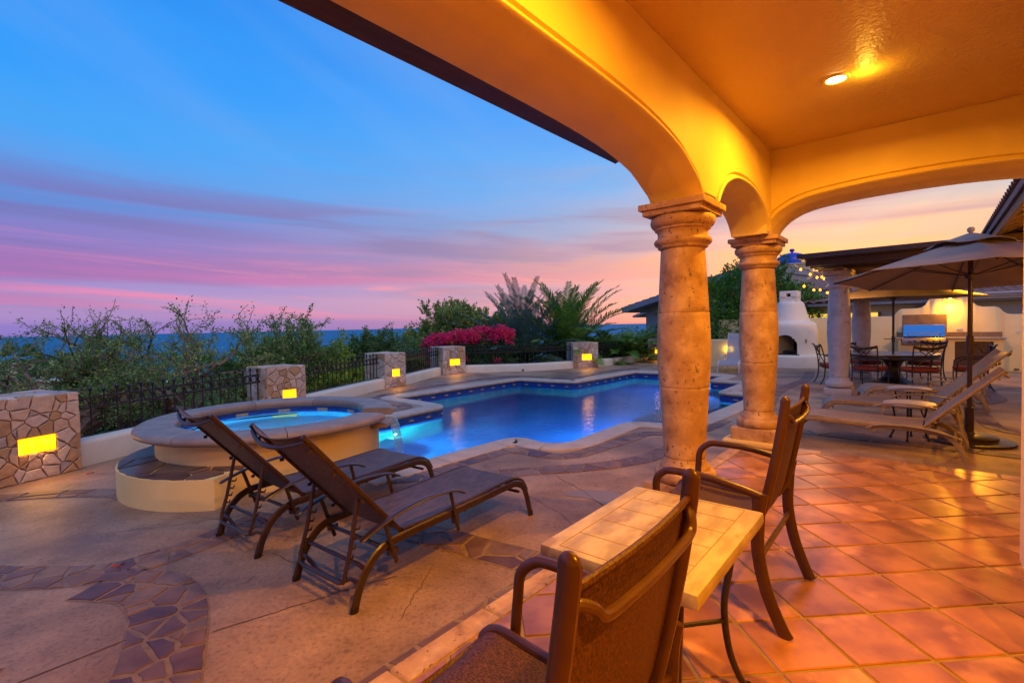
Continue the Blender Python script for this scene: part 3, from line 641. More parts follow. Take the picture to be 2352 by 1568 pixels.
# ---- porch floor
floor = struct(MB().box((1.45, -1.03, .0865), (8.9, 5.34, .173)).build('porch_floor', tgrout, rz=RZP, smooth=False))
th = R(4.3); u = Vector((math.cos(th), math.sin(th))); v = Vector((-math.sin(th), math.cos(th))); O = Vector((1.964, 2.254)); pt = .3245; hs = .1535
def toab(p): return p.x * math.sin(R(AZ)) + p.y * math.cos(R(AZ)), p.x * math.cos(R(AZ)) - p.y * math.sin(R(AZ))
tiles = []
for i in range(-22, 22):
    for j in range(-22, 22):
        c = O + u * (pt * (i + .5)) + v * (pt * (j + .5))
        cr = [c + u * sx * hs + v * sy * hs for sx, sy in ((-1, -1), (1, -1), (1, 1), (-1, 1))]
        poly = [toab(k) for k in cr]
        for nx, ny, lim in ((1, 0, 5.742), (-1, 0, 2.9), (0, -1, 1.522), (0, 1, 3.55)): poly = clip(poly, nx, ny, lim)
        if len(poly) >= 3 and area(poly) > .002: tiles.append((math.hypot(c.x - .6, c.y - 2.2), poly, c, len(poly) == 4 and area(poly) > .094))
tiles.sort(key=lambda t: t[0])
full_tile = MB().prism([(-hs, -hs), (hs, -hs), (hs, hs), (-hs, hs)], 0, .014, bev=.004)
tmesh = None; rest = MB()
for k, (d_, poly, c, isf) in enumerate(tiles):
    if k < 295:
        if isf:
            if tmesh is None: o = full_tile.build('floor_tile', terracotta, floor, smooth=False); tmesh = o
            else: o = tmesh.copy(); col.objects.link(o)
            aa, bb = toab(c); o.location = (aa, -bb, .1655 + random.uniform(-.001, .001)); o.rotation_euler = (R(random.uniform(-.12, .12)), R(random.uniform(-.12, .12)), th - RZP + random.choice((0, 1, 2, 3)) * math.pi / 2)
        else: MB().prism([(p[0], -p[1]) for p in poly], .1655, .1795, bev=.004).build('floor_tile', terracotta, floor, smooth=False)
    else: rest.prism([(p[0], -p[1]) for p in poly], .1655, .1795, bev=.004)
if rest.v:
    o = rest.build('distant_floor_tiles', terracotta, floor, smooth=False); o['kind'] = 'stuff'
a = -2.9
while a < 5.85:
    l_ = .55 + random.uniform(-.06, .06); e_ = min(a + l_, 5.9)
    MB().prism([(a + .004, 1.534), (e_ - .004, 1.534), (e_ - .004, 1.652), (a + .004, 1.652)], .06, .178, bev=.008).build('limestone_kerb', stone_col, floor, smooth=False); a += l_
b = -1.50
while b < 3.4:
    MB().prism([(5.755, -b - .006), (5.902, -b - .006), (5.902, -b - .319), (5.755, -b - .319)], .12, .1795, bev=.006).build('edge_tile', terracotta, floor, smooth=False); b += .325

# ================================================================== PORCH BUILDING
porch = thing('porch', 'cream stucco arched porch with flat plastered ceiling and dark wooden eave over terracotta tiles', 'porch', rz=RZP)
MPROF = [(0, 0), (.17, 0), (.19, .010), (.23, .016), (.27, .028), (.31, .048), (.335, .060), (.36, .068), (.374, .080), (.376, .092), (.366, .102), (.340, .108), (.336, .122), (.36, .134), (.36, .15)]
def arch_curve(tab, total, n=70):
    # tab: rise table from one springing (distance, z) ; mirrored; returns list (s, z)
    d = [p[0] for p in tab]; z = [p[1] for p in tab]
    c = catmull([(p[0], 0, p[1]) for p in tab], 8); half = [(p.x, p.z) for p in c if p.x <= total / 2 + 1e-6]
    return half + [(total - s__, z_) for s__, z_ in half[::-1]]
def arch_strip(s0, total, tab, T, ztop_in, ztop_out, mid0, mid1):
    cur = arch_curve(tab, total); rows = []
    for i, (s__, z_) in enumerate(cur):
        a_, b_ = cur[max(i - 1, 0)], cur[min(i + 1, len(cur) - 1)]; dx, dz = b_[0] - a_[0], b_[1] - a_[1]; l_ = math.hypot(dx, dz) or 1
        nx, nz_ = -dz / l_, dx / l_
        if nz_ < 0: nx, nz_ = -nx, -nz_
        row = [T(min(max(s0 + s__, mid0), mid1), 0, ztop_out)]
        for dep, off in MPROF:
            row.append(T(min(max(s0 + s__ + nx * off, mid0), mid1), dep, z_ + nz_ * off))
        row.append(T(min(max(s0 + s__ + nx * .15, mid0), mid1), .36, ztop_in)); rows.append(row)
    mb = MB().sheet(rows)
    for e_, m_ in ((rows[0], mid0), (rows[-1], mid1)):
        zb_ = e_[-2][2]; xx = e_[-1]; q_ = T(m_, .36, ztop_in)
        if abs(q_[0] - xx[0]) + abs(q_[1] - xx[1]) > .004: mb.add([e_[-2], e_[-1], q_, (q_[0], q_[1], zb_)], [(0, 1, 2, 3)])
    return mb
T1 = lambda s__, dep, z_: (s__, 1.65 - dep, z_)               # colonnade beam, inner face y = 1.29
big = [(0, 2.455), (.012, 2.475), (.06, 2.515), (.148, 2.555), (.26, 2.605), (.386, 2.647), (.7, 2.698), (1.15, 2.727), (1.9, 2.735), (2.62, 2.735)]
arch_strip(-1.62, 5.22, big, T1, 3.33, 3.33, -2.2, 3.86).build('arch_beam', stucco, porch, ang=28)
small = [(0, 2.455), (.02, 2.49), (.07, 2.545), (.14, 2.60), (.225, 2.645), (.396, 2.702), (.58, 2.728), (.74, 2.735)]
arch_strip(4.12, 1.48, small, T1, 3.33, 3.33, 3.86, 5.753).build('arch_beam', stucco, porch, ang=28)
T2 = lambda s__, dep, z_: (6.11 - dep, -s__, z_)              # beam at the far end, inner face x = 5.75
arch_strip(-1.30, 2.32, [(0, 2.455), (.015, 2.49), (.06, 2.555), (.128, 2.62), (.25, 2.685), (.43, 2.727), (.8, 2.757), (1.16, 2.765)], T2, 3.33, 3.33, -1.66, 1.24).build('arch_beam', stucco, porch, ang=28)
MB().box((3.86, 1.4745, 2.893), (.24, .349, .872)).build('arch_pier', stucco, porch, smooth=False)
MB().box((5.84, 1.476, 2.893), (.46, .344, .872)).build('arch_pier', stucco, porch, smooth=False)
MB().box((-1.9, 1.476, 2.893), (.55, .344, .872)).build('arch_pier', stucco, porch, smooth=False)
MB().box((5.93, -1.32, 1.755), (.352, .60, 3.146)).build('corner_pier', stucco, porch, smooth=False)
MB().box((1.55, -1.02, 3.40), (9.12, 5.34, .136)).build('ceiling', stucco_ceiling, porch, smooth=False)
MB().box((3.24, -.545, 1.754), (1.30, .322, 3.148)).build('house_wall', mat('peach_stucco', (.76, .62, .42), (.80, .66, .46), rough=.6, scale=2, bump=.2, bscale=50, bdist=.004), porch, smooth=False)
MB().box((3.80, -2.22, 1.754), (.18, 3.02, 3.148)).build('house_wall', stucco, porch, smooth=False)
MB().box((-3.06, -1.0, 1.754), (.12, 5.3, 3.148)).build('house_wall', stucco, porch, smooth=False)
MB().box((1.45, -3.75, 1.754), (8.9, .12, 3.148)).build('house_wall', stucco, porch, smooth=False)
# dark wooden eave along the pool side
mb = MB(); mb.sheet([[(x_, 1.652, 3.155), (x_, 2.15, 2.975), (x_, 2.15, 3.10), (x_, 1.652, 3.325)] for x_ in (-3.0, 3.97)]); mb.f.append((0, 1, 2, 3)); mb.f.append((4, 5, 6, 7))
mb.build('eave', dark_wood, porch, smooth=False)


# ---- recessed ceiling lamps
def downlight(label, a_, b_, e, spot=True):
    x_, y_ = ab(a_, b_)
    t = thing('ceiling_lamp', label, 'ceiling lamp', (x_, y_, 3.33), group='recessed porch ceiling lamps')
    MB().lathe([(.062, -.001), (.066, -.012), (.082, -.014), (.092, -.006), (.095, -.001)], seg=32).build('trim_ring', stucco_ceiling, t)
    MB().lathe([(0, -.010), (.05, -.009), (.062, -.003), (.062, 0)], seg=24).build('lens', emis('lamp_lens', (1.0, .72, .25), 28), t)
    d = bpy.data.lights.new('lamp_light', 'AREA'); d.shape = 'DISK'; d.size = .11; d.energy = e; d.color = WARM; d.spread = R(170)
    o = bpy.data.objects.new('lamp_light', d); col.objects.link(o); o.parent = t; o.location = (0, 0, -.02)
    return t
t = downlight('round recessed lamp glowing on the porch ceiling beyond the arches', 4.384, -.545, 58)
point_light('halo_light', t, (.15, -.10, -.085), 2.2, (1, .50, .05), .03)
downlight('round recessed lamp in the porch ceiling behind the bistro table', .1, 1.35, 135)
downlight('round recessed lamp in the porch ceiling over the bistro chairs', 1.6, -.45, 58)

# ================================================================== COLUMNS
def column(label, x, y, z, rz, top=2.275, k=1., rk=1., pad=None, sm=None):
    stone_col = sm or globals()['stone_col']
    t = thing('stone_column', label, 'column', (x, y, z), rz, group='turned stone columns')
    S = top / 2.275
    if pad: MB().box((.03, 0, -pad / 2), (.66, .62, pad), bev=.012).build('pad', stucco, t, ang=60)
    MB().box((0, 0, .064), (.475, .475, .128), bev=.006).build('plinth', stone_col, t, ang=60)
    def P(lst): return [(r_ * rk, z_ * S) for r_, z_ in lst]
    MB().lathe(P([(.19, .129), (.215, .135), (.229, .16), (.232, .19), (.224, .218), (.205, .232), (.190, .236), (.188, .252), (.180, .262), (.166, .278), (.158, .298), (.156, .318)]), seg=48).build('torus_base', stone_col, t, ang=60)
    sh = catmull([(.156, 0, .32), (.164, 0, .50), (.182, 0, .80), (.197, 0, 1.05), (.200, 0, 1.20), (.194, 0, 1.38), (.182, 0, 1.60), (.168, 0, 1.85), (.163, 0, 1.935)], 6)
    cuts = [.32, .87, 1.445, 1.935]
    for a, b in zip(cuts[:-1], cuts[1:]):
        rr = lambda zz: float(np.interp(zz, [p.z for p in sh], [p.x for p in sh]))
        pr_ = [(rr(a) - .004, a), (rr(a + .002) - .002, a + .002), (rr(a + .006), a + .006)] + [(p.x, p.z) for p in sh if a + .012 < p.z < b - .012] + [(rr(b - .006), b - .006), (rr(b - .002) - .002, b - .002), (rr(b) - .004, b)]
        MB().lathe(P(pr_), seg=48).build('shaft_drum', stone_col, t, ang=60)
    MB().lathe(P([(.168, 1.936), (.184, 1.944), (.187, 1.955), (.189, 1.962), (.206, 1.970), (.214, 1.984), (.214, 1.998), (.204, 2.012), (.190, 2.016), (.185, 2.04), (.188, 2.066), (.198, 2.080), (.207, 2.083), (.208, 2.098), (.222, 2.104), (.236, 2.124), (.241, 2.148), (.236, 2.170), (.218, 2.186)]), seg=48).build('capital', stone_col, t, ang=60)
    MB().box((0, 0, (2.186 + .022) * S), (.452, .452, .040 * S), bev=.003).build('abacus_fillet', stone_col, t, ang=60)
    MB().box((0, 0, (2.228 + .0235) * S), (.500, .500, .046 * S), bev=.004).build('abacus', stone_col, t, ang=60)
    # mortared vertical seam between the half drums
    return t
cx, cy = ab(3.77, -1.47); column('nearest turned stone column, tallest in view, beside the bistro table', cx, cy, PF, RZP, 2.273)
cx, cy = ab(5.955, -1.47); column('second stone column at the porch corner, on a low cream pad', cx, cy, PF + .055, RZP, 2.218, pad=.055)
column('pale stone column under the pavilion eave, behind the tan loungers', 6.77, 10.09, 0, RZP, 2.54, rk=1.06, sm=stone_pale)
column('farther pavilion column standing behind the round dining table', 9.22, 12.86, 0, RZP, 2.54, rk=1.06, sm=stone_pale)

# ================================================================== SPA
spa = thing('spa', 'raised round spa with stone coping, glowing blue water and a crescent step', 'spa', (SPA[0], SPA[1], 0))
MB().lathe([(1.155, -1.4), (1.16, 0), (1.165, .50), (1.10, .515)], seg=96, cap=False).build('wall', stucco_spa, spa)
cprof = [(.985, .50), (.975, .53), (.978, .565), (.992, .585), (1.02, .592), (1.25, .592), (1.31, .586), (1.345, .566), (1.352, .54), (1.342, .515), (1.315, .502), (1.16, .500)]
angs = [8, 47, 88, 130, 172, 214, 256, 300, 352]
for a0, a1 in zip(angs[:-1], angs[1:]):
    mb = MB(); mb.lathe(cprof, seg=18, a0=R(a0 + .15), a1=R(a1 - .15)); k = len(cprof)
    mb.f.append(tuple(i * 19 for i in range(k))); mb.f.append(tuple(i * 19 + 18 for i in range(k)))
    mb.build('coping_stone', spa_coping_m, spa, ang=50)
mb = MB(); mb.lathe([(.99, .40), (.985, .47), (1.02, .478), (1.30, .478), (1.36, .468), (1.375, .44), (1.36, .42), (1.165, .41)], seg=6, a0=R(-8), a1=R(8)); mb.f.append(tuple(i * 7 for i in range(8))); mb.f.append(tuple(i * 7 + 6 for i in range(8)))
mb.build('spill_lip', spa_coping_m, spa, ang=50)
MB().lathe([(.990, .52), (.990, .33)], seg=72, cap=False).build('tile_band', tile_blue, spa)
MB().lathe([(.985, .33), (.98, .03), (.0, .02)], seg=60, cap=False).build('basin', mat('spa_plaster', (.05, .50, .80), (.07, .56, .86), rough=.6, scale=2), spa)
a0 = None
for k in range(12):
    a = R(20 + k * 30); mb = MB().box((0, 0, 0), (.012, .15, .038), bev=.003)
    if a0 is None: a0 = mb.build('accent_tile', accent_m, spa); o = a0
    else: o = a0.copy(); col.objects.link(o)
    o.location = (.98 * math.cos(a), .98 * math.sin(a), .455); o.rotation_euler = (0, 0, a)
raw('spa_water', [(.989 * math.cos(a), .989 * math.sin(a), .445) for a in np.linspace(0, 2 * math.pi, 64, endpoint=False)], [tuple(range(64))], spa_water_m, spa)
point_light('spa_light', spa, (.05, -.84, .30), 60, (.45, .85, 1.0), .02); point_light('spa_light', spa, (.70, -.45, .30), 30, (.45, .85, 1.0), .02)
# step
cs = Vector((-2.86 - SPA[0], 5.41 - SPA[1])); stp = []
for a in np.linspace(R(-78.5), R(-265), 64): stp.append((cs.x + 1.24 * math.cos(a), cs.y + 1.24 * math.sin(a)))
stp += [(1.15 * math.cos(a), 1.15 * math.sin(a)) for a in np.linspace(R(100), R(283), 50)]
MB().prism([(p[0], p[1]) for p in stp], -.02, .272).build('step', stucco_spa, spa, ang=30)
rg = random.Random(5)
for poly in voronoi(2.6, 2.6, 62, .02, 31, wt_=.5):
    c = (sum(p[0] for p in poly) / len(poly) - 1.3 + cs.x, sum(p[1] for p in poly) / len(poly) - 1.3 + cs.y)
    pp = [(p[0] - 1.3, p[1] - 1.3) for p in poly]
    for k in range(40): a = 2 * math.pi * k / 40; pp = clip(pp, math.cos(a), math.sin(a), 1.225) if len(pp) > 2 else pp
    pp = [(p[0] + cs.x, p[1] + cs.y) for p in pp]; ra = math.hypot(*c); ang = math.degrees(math.atan2(c[1] - cs.y, c[0] - cs.x))
    pp = clip(pp, .985, .17, .06) if len(pp) > 2 else pp
    if ra < 1.02 or len(pp) < 3 or area(pp) < .004 or (c[0] > .26) or (c[1] > 0 and c[0] > -.3): continue
    MB().prism(rough_poly(pp, rg, .006, .08), .272, .283 + rg.uniform(0, .004), bev=.003).build('flagstone', flag_wet, spa, smooth=False)
# falling water
fall = bpy.data.materials.new('falling_water'); fall.use_nodes = True; _b = fall.node_tree.nodes['Principled BSDF']
_b.inputs['Base Color'].default_value = (.35, .62, .85, 1); _b.inputs['Roughness'].default_value = .2; _b.inputs['Transmission Weight'].default_value = .6; _b.inputs['Alpha'].default_value = .5
rows = []
for k in range(9):
    t_ = k / 8; zz = .475 - .67 * t_; rr = 1.375 + .10 * math.sqrt(t_)
    rows.append([(rr * math.cos(R(a)) , rr * math.sin(R(a)), zz) for a in np.linspace(-6.5, 6.5, 7)])
MB().sheet(rows, thick=.012).build('falling_water', fall, spa)

# ================================================================== STONE PILLARS
def pillar(label, F0, F1, depth, lamp, h=.90, n=30, seed=1, ns=18, back=False):
    F0, F1 = Vector(F0), Vector(F1); w = (F1 - F0).length; d = (F1 - F0).normalized(); rz = math.atan2(d.y, d.x)
    t = thing('stone_pillar', label, 'pillar', (F0.x, F0.y, 0), rz, group='stone pillars with glowing lamps')
    # local: x along the front, front face at y = 0 looking to -y, body towards +y
    e = .014
    MB().box((w / 2, depth / 2, h / 2 - .015), (w - 2 * e, depth - 2 * e, h - .03)).build('core', mortar, t, smooth=False)
    rg = random.Random(seed)
    def face(W, H, n_, M_, sd_, holes=()):
        for poly in voronoi(W, H, n_, .007, sd_, wt_=.6, holes=holes):
            pl = rough_poly(poly, rg, .006, .05); dd = rg.uniform(-.005, .006); nn = len(pl)
            cx_ = sum(p[0] for p in pl) / nn; cy_ = sum(p[1] for p in pl) / nn
            def sh(p, m_): L_ = math.hypot(p[0] - cx_, p[1] - cy_) or 1; k_ = max(0, 1 - m_ / L_); return (cx_ + (p[0] - cx_) * k_, cy_ + (p[1] - cy_) * k_)
            vv = [M_(p[0], p[1], -.035) for p in pl] + [M_(p[0], p[1], dd - .006) for p in pl] + [M_(*sh(p, .006), dd) for p in pl] + [M_(cx_, cy_, dd + rg.uniform(0, .005))]
            ff = [(i, (i + 1) % nn, nn + (i + 1) % nn, nn + i) for i in range(nn)] + [(nn + i, nn + (i + 1) % nn, 2 * nn + (i + 1) % nn, 2 * nn + i) for i in range(nn)] + [(2 * nn + i, 2 * nn + (i + 1) % nn, 3 * nn) for i in range(nn)]
            MB().add(vv, ff).build('stone', wallstone, t, ang=28)
    x0, x1, z0, z1 = lamp
    face(w, h, n, lambda a, b, c: (a, -c, b), seed * 3 + 1, holes=((x0 - .006, z0 - .006, x1 + .006, z1 + .006),))
    face(depth, h, ns, lambda a, b, c: (-c, depth - a, b), seed * 3 + 2)
    face(depth, h, ns, lambda a, b, c: (w + c, a, b), seed * 3 + 4)
    face(w, depth, max(8, int(n * .45)), lambda a, b, c: (a, b, h + c), seed * 3 + 5)
    # lit niche
    W_, H_ = x1 - x0, z1 - z0
    MB().box(((x0 + x1) / 2, .046, (z0 + z1) / 2), (W_, .02, H_)).build('niche_back', mortar, t, smooth=False)
    gm = emis_glow
    MB().box(((x0 + x1) / 2, .020, (z0 + z1) / 2), (W_ + .004, .02, H_ + .004)).build('lamp_panel', gm, t, smooth=False)
    d_ = bpy.data.lights.new('lamp_glow', 'AREA'); d_.shape = 'RECTANGLE'; d_.size = W_; d_.size_y = H_ * .8; d_.energy = 2.0; d_.color = WARM
    o = bpy.data.objects.new('lamp_glow', d_); col.objects.link(o); o.parent = t; o.location = ((x0 + x1) / 2, -.03, (z0 + z1) / 2); o.rotation_euler = (R(-62), 0, 0)
    return t
emis_glow = bpy.data.materials.new('onyx_lamp'); emis_glow.use_nodes = True; _t = emis_glow.node_tree; _b = _t.nodes['Principled BSDF']
_tc = N('ShaderNodeTexCoord', _t); _n = N('ShaderNodeTexNoise', _t); _n.inputs['Scale'].default_value = 9; _n.inputs['Detail'].default_value = 4; _t.links.new(_tc.outputs['Object'], _n.inputs['Vector'])
_c = Ramp(_n.outputs[0], [(.3, (1.0, .24, .001)), (.5, (1.0, .34, .002)), (.7, (1.0, .46, .01))], tree=_t)
_t.links.new(_c, _b.inputs['Base Color']); _t.links.new(_c, _b.inputs['Emission Color']); _b.inputs['Emission Strength'].default_value = 2.8; _b.inputs['Roughness'].default_value = .3
pillar('nearest stone pillar at the left edge with its lamp lit', (-5.333, 4.704), (-4.993, 5.591), .72, (.40, .715, .295, .46), n=70, seed=12, ns=42)
pillar('stone pillar behind the spa with its lamp partly hidden by the coping', (-4.29, 8.49), (-3.854, 9.054), .78, (.28, .52, .29, .474), n=54, seed=3, ns=36)
pillar('narrow stone pillar between the parapets beyond the spa', (-3.287, 12.551), (-2.868, 13.096), .86, (.24, .47, .29, .469), n=26, seed=4, ns=18)
pillar('stone pillar under the magenta bougainvillea', (-2.246, 15.778), (-1.565, 16.267), .92, (.26, .62, .30, .49), n=30, seed=5, ns=20)
pillar('stone pillar in front of the palms', (2.162, 17.223), (3.078, 17.424), .85, (.33, .68, .285, .485), n=30, seed=6, ns=16)
pillar('farthest stone pillar half hidden behind the nearest column', (5.677, 20.386), (6.50, 20.2), .85, (.30, .62, .27, .49), n=20, seed=7, ns=12)

# ---- low parapets
def parapet(label, pts, h=.25, th_=.30, drains=()):
    P = catmull([(*p, 0) for p in pts], 6) if len(pts) > 2 else [Vector((*p, 0)) for p in pts]
    t = thing('parapet', label, 'wall', (0, 0, 0), group='low cream parapets between the pillars'); rows = []
    for i, p in enumerate(P):
        d = (P[min(i + 1, len(P) - 1)] - P[max(i - 1, 0)]).normalized(); n_ = Vector((-d.y, d.x, 0))
        pr_ = [(0, -.05), (0, h - .05), (.012, h - .018), (.04, h), (th_ - .03, h), (th_, h - .03), (th_, -1.9)]
        rows.append([(p.x + n_.x * o, p.y + n_.y * o, z) for o, z in pr_])
    mb = MB(); mb.sheet(rows); k = 7; tot = len(mb.v); mb.f += [tuple(range(k)), tuple(range(tot - k, tot))]
    mb.build('wall_body', stucco_pale, t, ang=50)
    for q_ in drains:
        m_ = MB().lathe([(0, 0), (.028, 0), (.032, .02), (.0, .02)], seg=12); m_.v = [(v_[0], -v_[2], v_[1]) for v_ in m_.v]
        m_.build('drain_spout', black_m, t, loc=q_)
    return t
parapet('low cream parapet between the nearest pillar and the spa', [(-5.09, 5.60), (-4.33, 8.52)], h=.30)
parapet('low cream parapet running on from behind the spa', [(-4.19, 9.05), (-3.30, 12.60)])
parapet('short cream parapet right of the narrow pillar', [(-2.93, 13.05), (-2.32, 15.85)])
parapet('long curved cream parapet below the bougainvillea and palms', [(-1.62, 16.30), (-.6, 16.36), (.431, 16.447), (1.4, 16.80), (2.22, 17.28)], drains=((.35, 16.42, .05),))
parapet('farthest cream parapet right of the palms', [(3.07, 17.48), (5.72, 20.42)], drains=((4.2, 18.72, .05),))

# ---- wrought iron fences
ring = bar = None
def fence(label, A, B, off, zb, h=.885, tall=.97):
    global ring, bar
    A, B = Vector((*A, 0)), Vector((*B, 0)); d = (B - A).normalized(); n_ = Vector((-d.y, d.x, 0)); L = (B - A).length
    t = thing('iron_fence', label, 'fence', (A.x + n_.x * off, A.y + n_.y * off, 0), math.atan2(d.y, d.x), group='black wrought iron fences on the parapets')
    for z_ in (.775, .645, zb + .03): MB().box((L / 2, 0, z_), (L, .016, .022)).build('rail', black_iron, t, smooth=False)
    n = int(L / .158); first_b = first_r = True
    for i in range(n + 1):
        x_ = .04 + i * (L - .08) / n
        if bar is None:
            bar = MB().tube([(0, 0, zb), (0, 0, .83)], .0105, 6).lathe([(0, .82), (.012, .823), (.02, .83), (.008, .837), (.02, .848), (.025, .862), (.02, .876), (.006, .888), (0, .90)], seg=10).build('bar', black_iron, t); o = bar
        else: o = bar.copy(); col.objects.link(o); o.parent = t
        o.location = (x_, 0, .0 if i % 2 else .022)
        if i < n:
            if ring is None:
                ring = MB().tube([(.058 * math.cos(a), 0, .058 * math.sin(a)) for a in np.linspace(0, 2 * math.pi, 20, endpoint=False)], .0095, 6, closed=True).build('ring', black_iron, t); o = ring
            else: o = ring.copy(); col.objects.link(o); o.parent = t
            o.location = (x_ + (L - .08) / n / 2, 0, .71)
    return t
fence('black ring-topped iron fence left of the spa', (-5.09, 5.60), (-4.2, 8.9), .24, .27)
fence('black iron fence between the spa pillar and the narrow pillar', (-4.19, 8.95), (-3.2, 12.9), .24, .24)
fence('short black iron fence left of the bougainvillea pillar', (-2.93, 13.0), (-2.15, 16.3), .24, .24)
fence('long black iron fence in front of the bougainvillea', (-1.75, 16.3), (.5, 16.45), .24, .24)
fence('black iron fence in front of the fan of palms', (.5, 16.45), (2.5, 17.35), .24, .24)
fence('farthest black iron fence right of the palms', (3.0, 17.45), (5.85, 20.55), .24, .24)

# ================================================================== BACK WALLS, FIREPLACE, KITCHEN
B_d = Vector((math.cos(R(AZ)), -math.sin(R(AZ)))); A_d = Vector((math.sin(R(AZ)), math.cos(R(AZ)))); RZB = math.atan2(B_d.y, B_d.x)
K0 = Vector((10.303, 16.471))
t = thing('kitchen_wall', 'cream stepped mission style wall curving up behind the built-in grill', 'wall', (K0.x, K0.y, 0), RZB)
prof_ = [(-3.2, 1.6), (2.0, 1.597), (2.07, 1.63), (2.14, 1.74), (2.2, 1.80), (2.28, 1.815), (2.62, 1.82), (2.72, 1.85), (2.80, 1.93), (2.86, 2.05), (2.93, 2.15), (3.03, 2.195), (3.20, 2.21), (3.5, 2.215), (3.68, 2.19), (3.76, 2.10), (3.83, 1.95), (3.92, 1.85), (4.03, 1.81), (4.28, 1.808), (4.37, 1.77), (4.45, 1.66), (4.52, 1.60), (4.62, 1.58), (8.5, 1.58)]
rows = [[(s__, 0, -.1), (s__, 0, z_ - .02), (s__, .02, z_), (s__, .18, z_), (s__, .20, z_ - .02), (s__, .20, -.1)] for s__, z_ in prof_]
mb = MB().sheet(rows); mb.f += [tuple(range(6)), tuple(range(len(mb.v) - 6, len(mb.v)))]; mb.build('wall_body', stucco_yellow, t, ang=50)
MB().box((2.77, -.011, 1.30), (1.02, .02, .66)).build('splash_panel', splash_m, t, smooth=False)
for k, (x0, x1) in enumerate(((2.13, 2.26), (3.285, 3.85), (3.855, 4.432))): MB().box(((x0 + x1) / 2, -.011, 1.02), (x1 - x0, .02, .15)).build('splash_tile', splash_m, t, smooth=False)
MB().box((3.555, -.008, 1.182), (.125, .012, .055), bev=.003).build('outlet_cover', mat('white_plastic', (.75, .74, .72), rough=.4), t)
MB().box((4.74, -.008, 1.10), (.05, .012, .10), bev=.003).build('outlet_cover', MATS['white_plastic'], t)
MB().box((4.72, -.015, .06), (.10, .05, .035), bev=.006).build('pipe_stub', bronze, t)

C0 = Vector((11.184, 14.711))
t = thing('outdoor_counter', 'cream masonry barbecue counter with granite top and a dark cupboard opening', 'counter', (C0.x, C0.y, 0), RZB)
dm = stucco_yellow
for n_, c, s_ in (('base_panel', (.415, .375, .455), (.07, .75, .91)), ('base_panel', (.96, .10, .36), (1.02, .19, .72)), ('base_panel', (1.545, .375, .455), (.15, .75, .91)), ('base_panel', (2.495, .375, .455), (.19, .75, .91)),
                  ('base_panel', (2.01, .375, .065), (.78, .75, .13)), ('base_panel', (2.01, .375, .88), (.78, .75, .06)), ('base_panel', (.96, .45, .36), (1.02, .5, .72)), ('base_panel', (2.01, .70, .49), (.78, .05, .72))):
    MB().box(c, s_).build(n_, dm if s_[0] != .78 or c[1] < .6 else black_m, t, smooth=False)
MB().box((1.815, .05, .49), (.385, .03, .71)).build('cupboard_door', dark_wood, t, smooth=False); MB().box((2.205, .05, .49), (.385, .03, .71)).build('cupboard_door', dark_wood, t, smooth=False)
MB().box((.385, .36, .932), (.17, .82, .045), bev=.012).build('countertop', counter_m, t); MB().box((2.04, .36, .932), (1.20, .82, .045), bev=.012).build('countertop', counter_m, t)
MB().tube([(2.2, .55, .955), (2.2, .55, 1.05), (2.2, .50, 1.10), (2.2, .42, 1.09)], .010, 8).build('faucet', steel, t)
t = thing('grill', 'stainless built-in gas grill with its hood closed, mirroring the blue sky', 'grill', (C0.x + B_d.x * .952, C0.y + B_d.y * .952, 0), RZB)
MB().box((0, .30, .86), (.96, .66, .20), bev=.01).build('body', steel, t)
MB().box((0, -.055, .855), (.965, .05, .20), bev=.012).build('control_panel', steel, t)
rows = [[(s__, y_, z_) for s__ in (-.46, .46)] for y_, z_ in ((-.02, .975), (-.015, .99), (.08, 1.15), (.175, 1.305), (.20, 1.325), (.40, 1.33), (.56, 1.28), (.60, .97))]
mb = MB().sheet(rows); mb.f += [tuple(i * 2 for i in range(8)), tuple(i * 2 + 1 for i in range(8))]; mb.build('hood', mat('polished_hood', (.75, .78, .82), rough=.10, metal=1., scale=2), t, ang=40)
mb = MB().tube([(-.37, -.07, 1.095), (.37, -.07, 1.095)], .013, 10)
for s__ in (-.36, .36): mb.tube([(s__, -.07, 1.095), (s__, .02, 1.08)], .012, 8)
mb.build('handle', steel, t)
kn = None
for s__ in (-.32, -.19, -.05, .09, .22, .36):
    if kn is None:
        m_ = MB().lathe([(0, 0), (.026, 0), (.024, .03), (.018, .035), (0, .036)], seg=14); m_.v = [(v_[0], -v_[2], v_[1]) for v_ in m_.v]; kn = m_.build('knob', black_iron, t); o = kn
    else: o = kn.copy(); col.objects.link(o)
    o.location = (s__, -.082, .855)

# woven wall lantern
lx, ly = K0.x + B_d.x * 3.343 - A_d.x * .01, K0.y + B_d.y * 3.343 - A_d.y * .01
t = thing('wall_lantern', 'glowing woven metal lantern high on the cream wall above the grill', 'wall lamp', (lx, ly, 2.06), RZB)
mb = MB(); rg = random.Random(3)
for k in range(26):
    a = rg.uniform(R(180), R(360)); z_ = rg.uniform(-.10, .10); r_ = .12
    mb.tube([(r_ * math.cos(a + .16 * math.cos(q_)), r_ * .85 * math.sin(a + .16 * math.cos(q_)), z_ + .022 * math.sin(q_)) for q_ in np.linspace(0, 2 * math.pi, 9, endpoint=False)], .0045, 4, closed=True)
for z_ in (-.12, .12): mb.tube([(.12 * math.cos(a), .102 * math.sin(a), z_) for a in np.linspace(R(180), R(360), 16)], .006, 5)
mb.build('woven_shade', mat('gold_metal', (.35, .20, .05), rough=.4, metal=.6), t)
MB().lathe([(0, -.035), (.03, -.02), (.035, .0), (.03, .02), (0, .035)], (0, -.05, 0), seg=14).build('bulb', emis('lantern_bulb', (1, .55, .08), 9), t)
point_light('lantern_light', t, (0, -.14, -.20), 36.0, (1, .42, .02), .025)

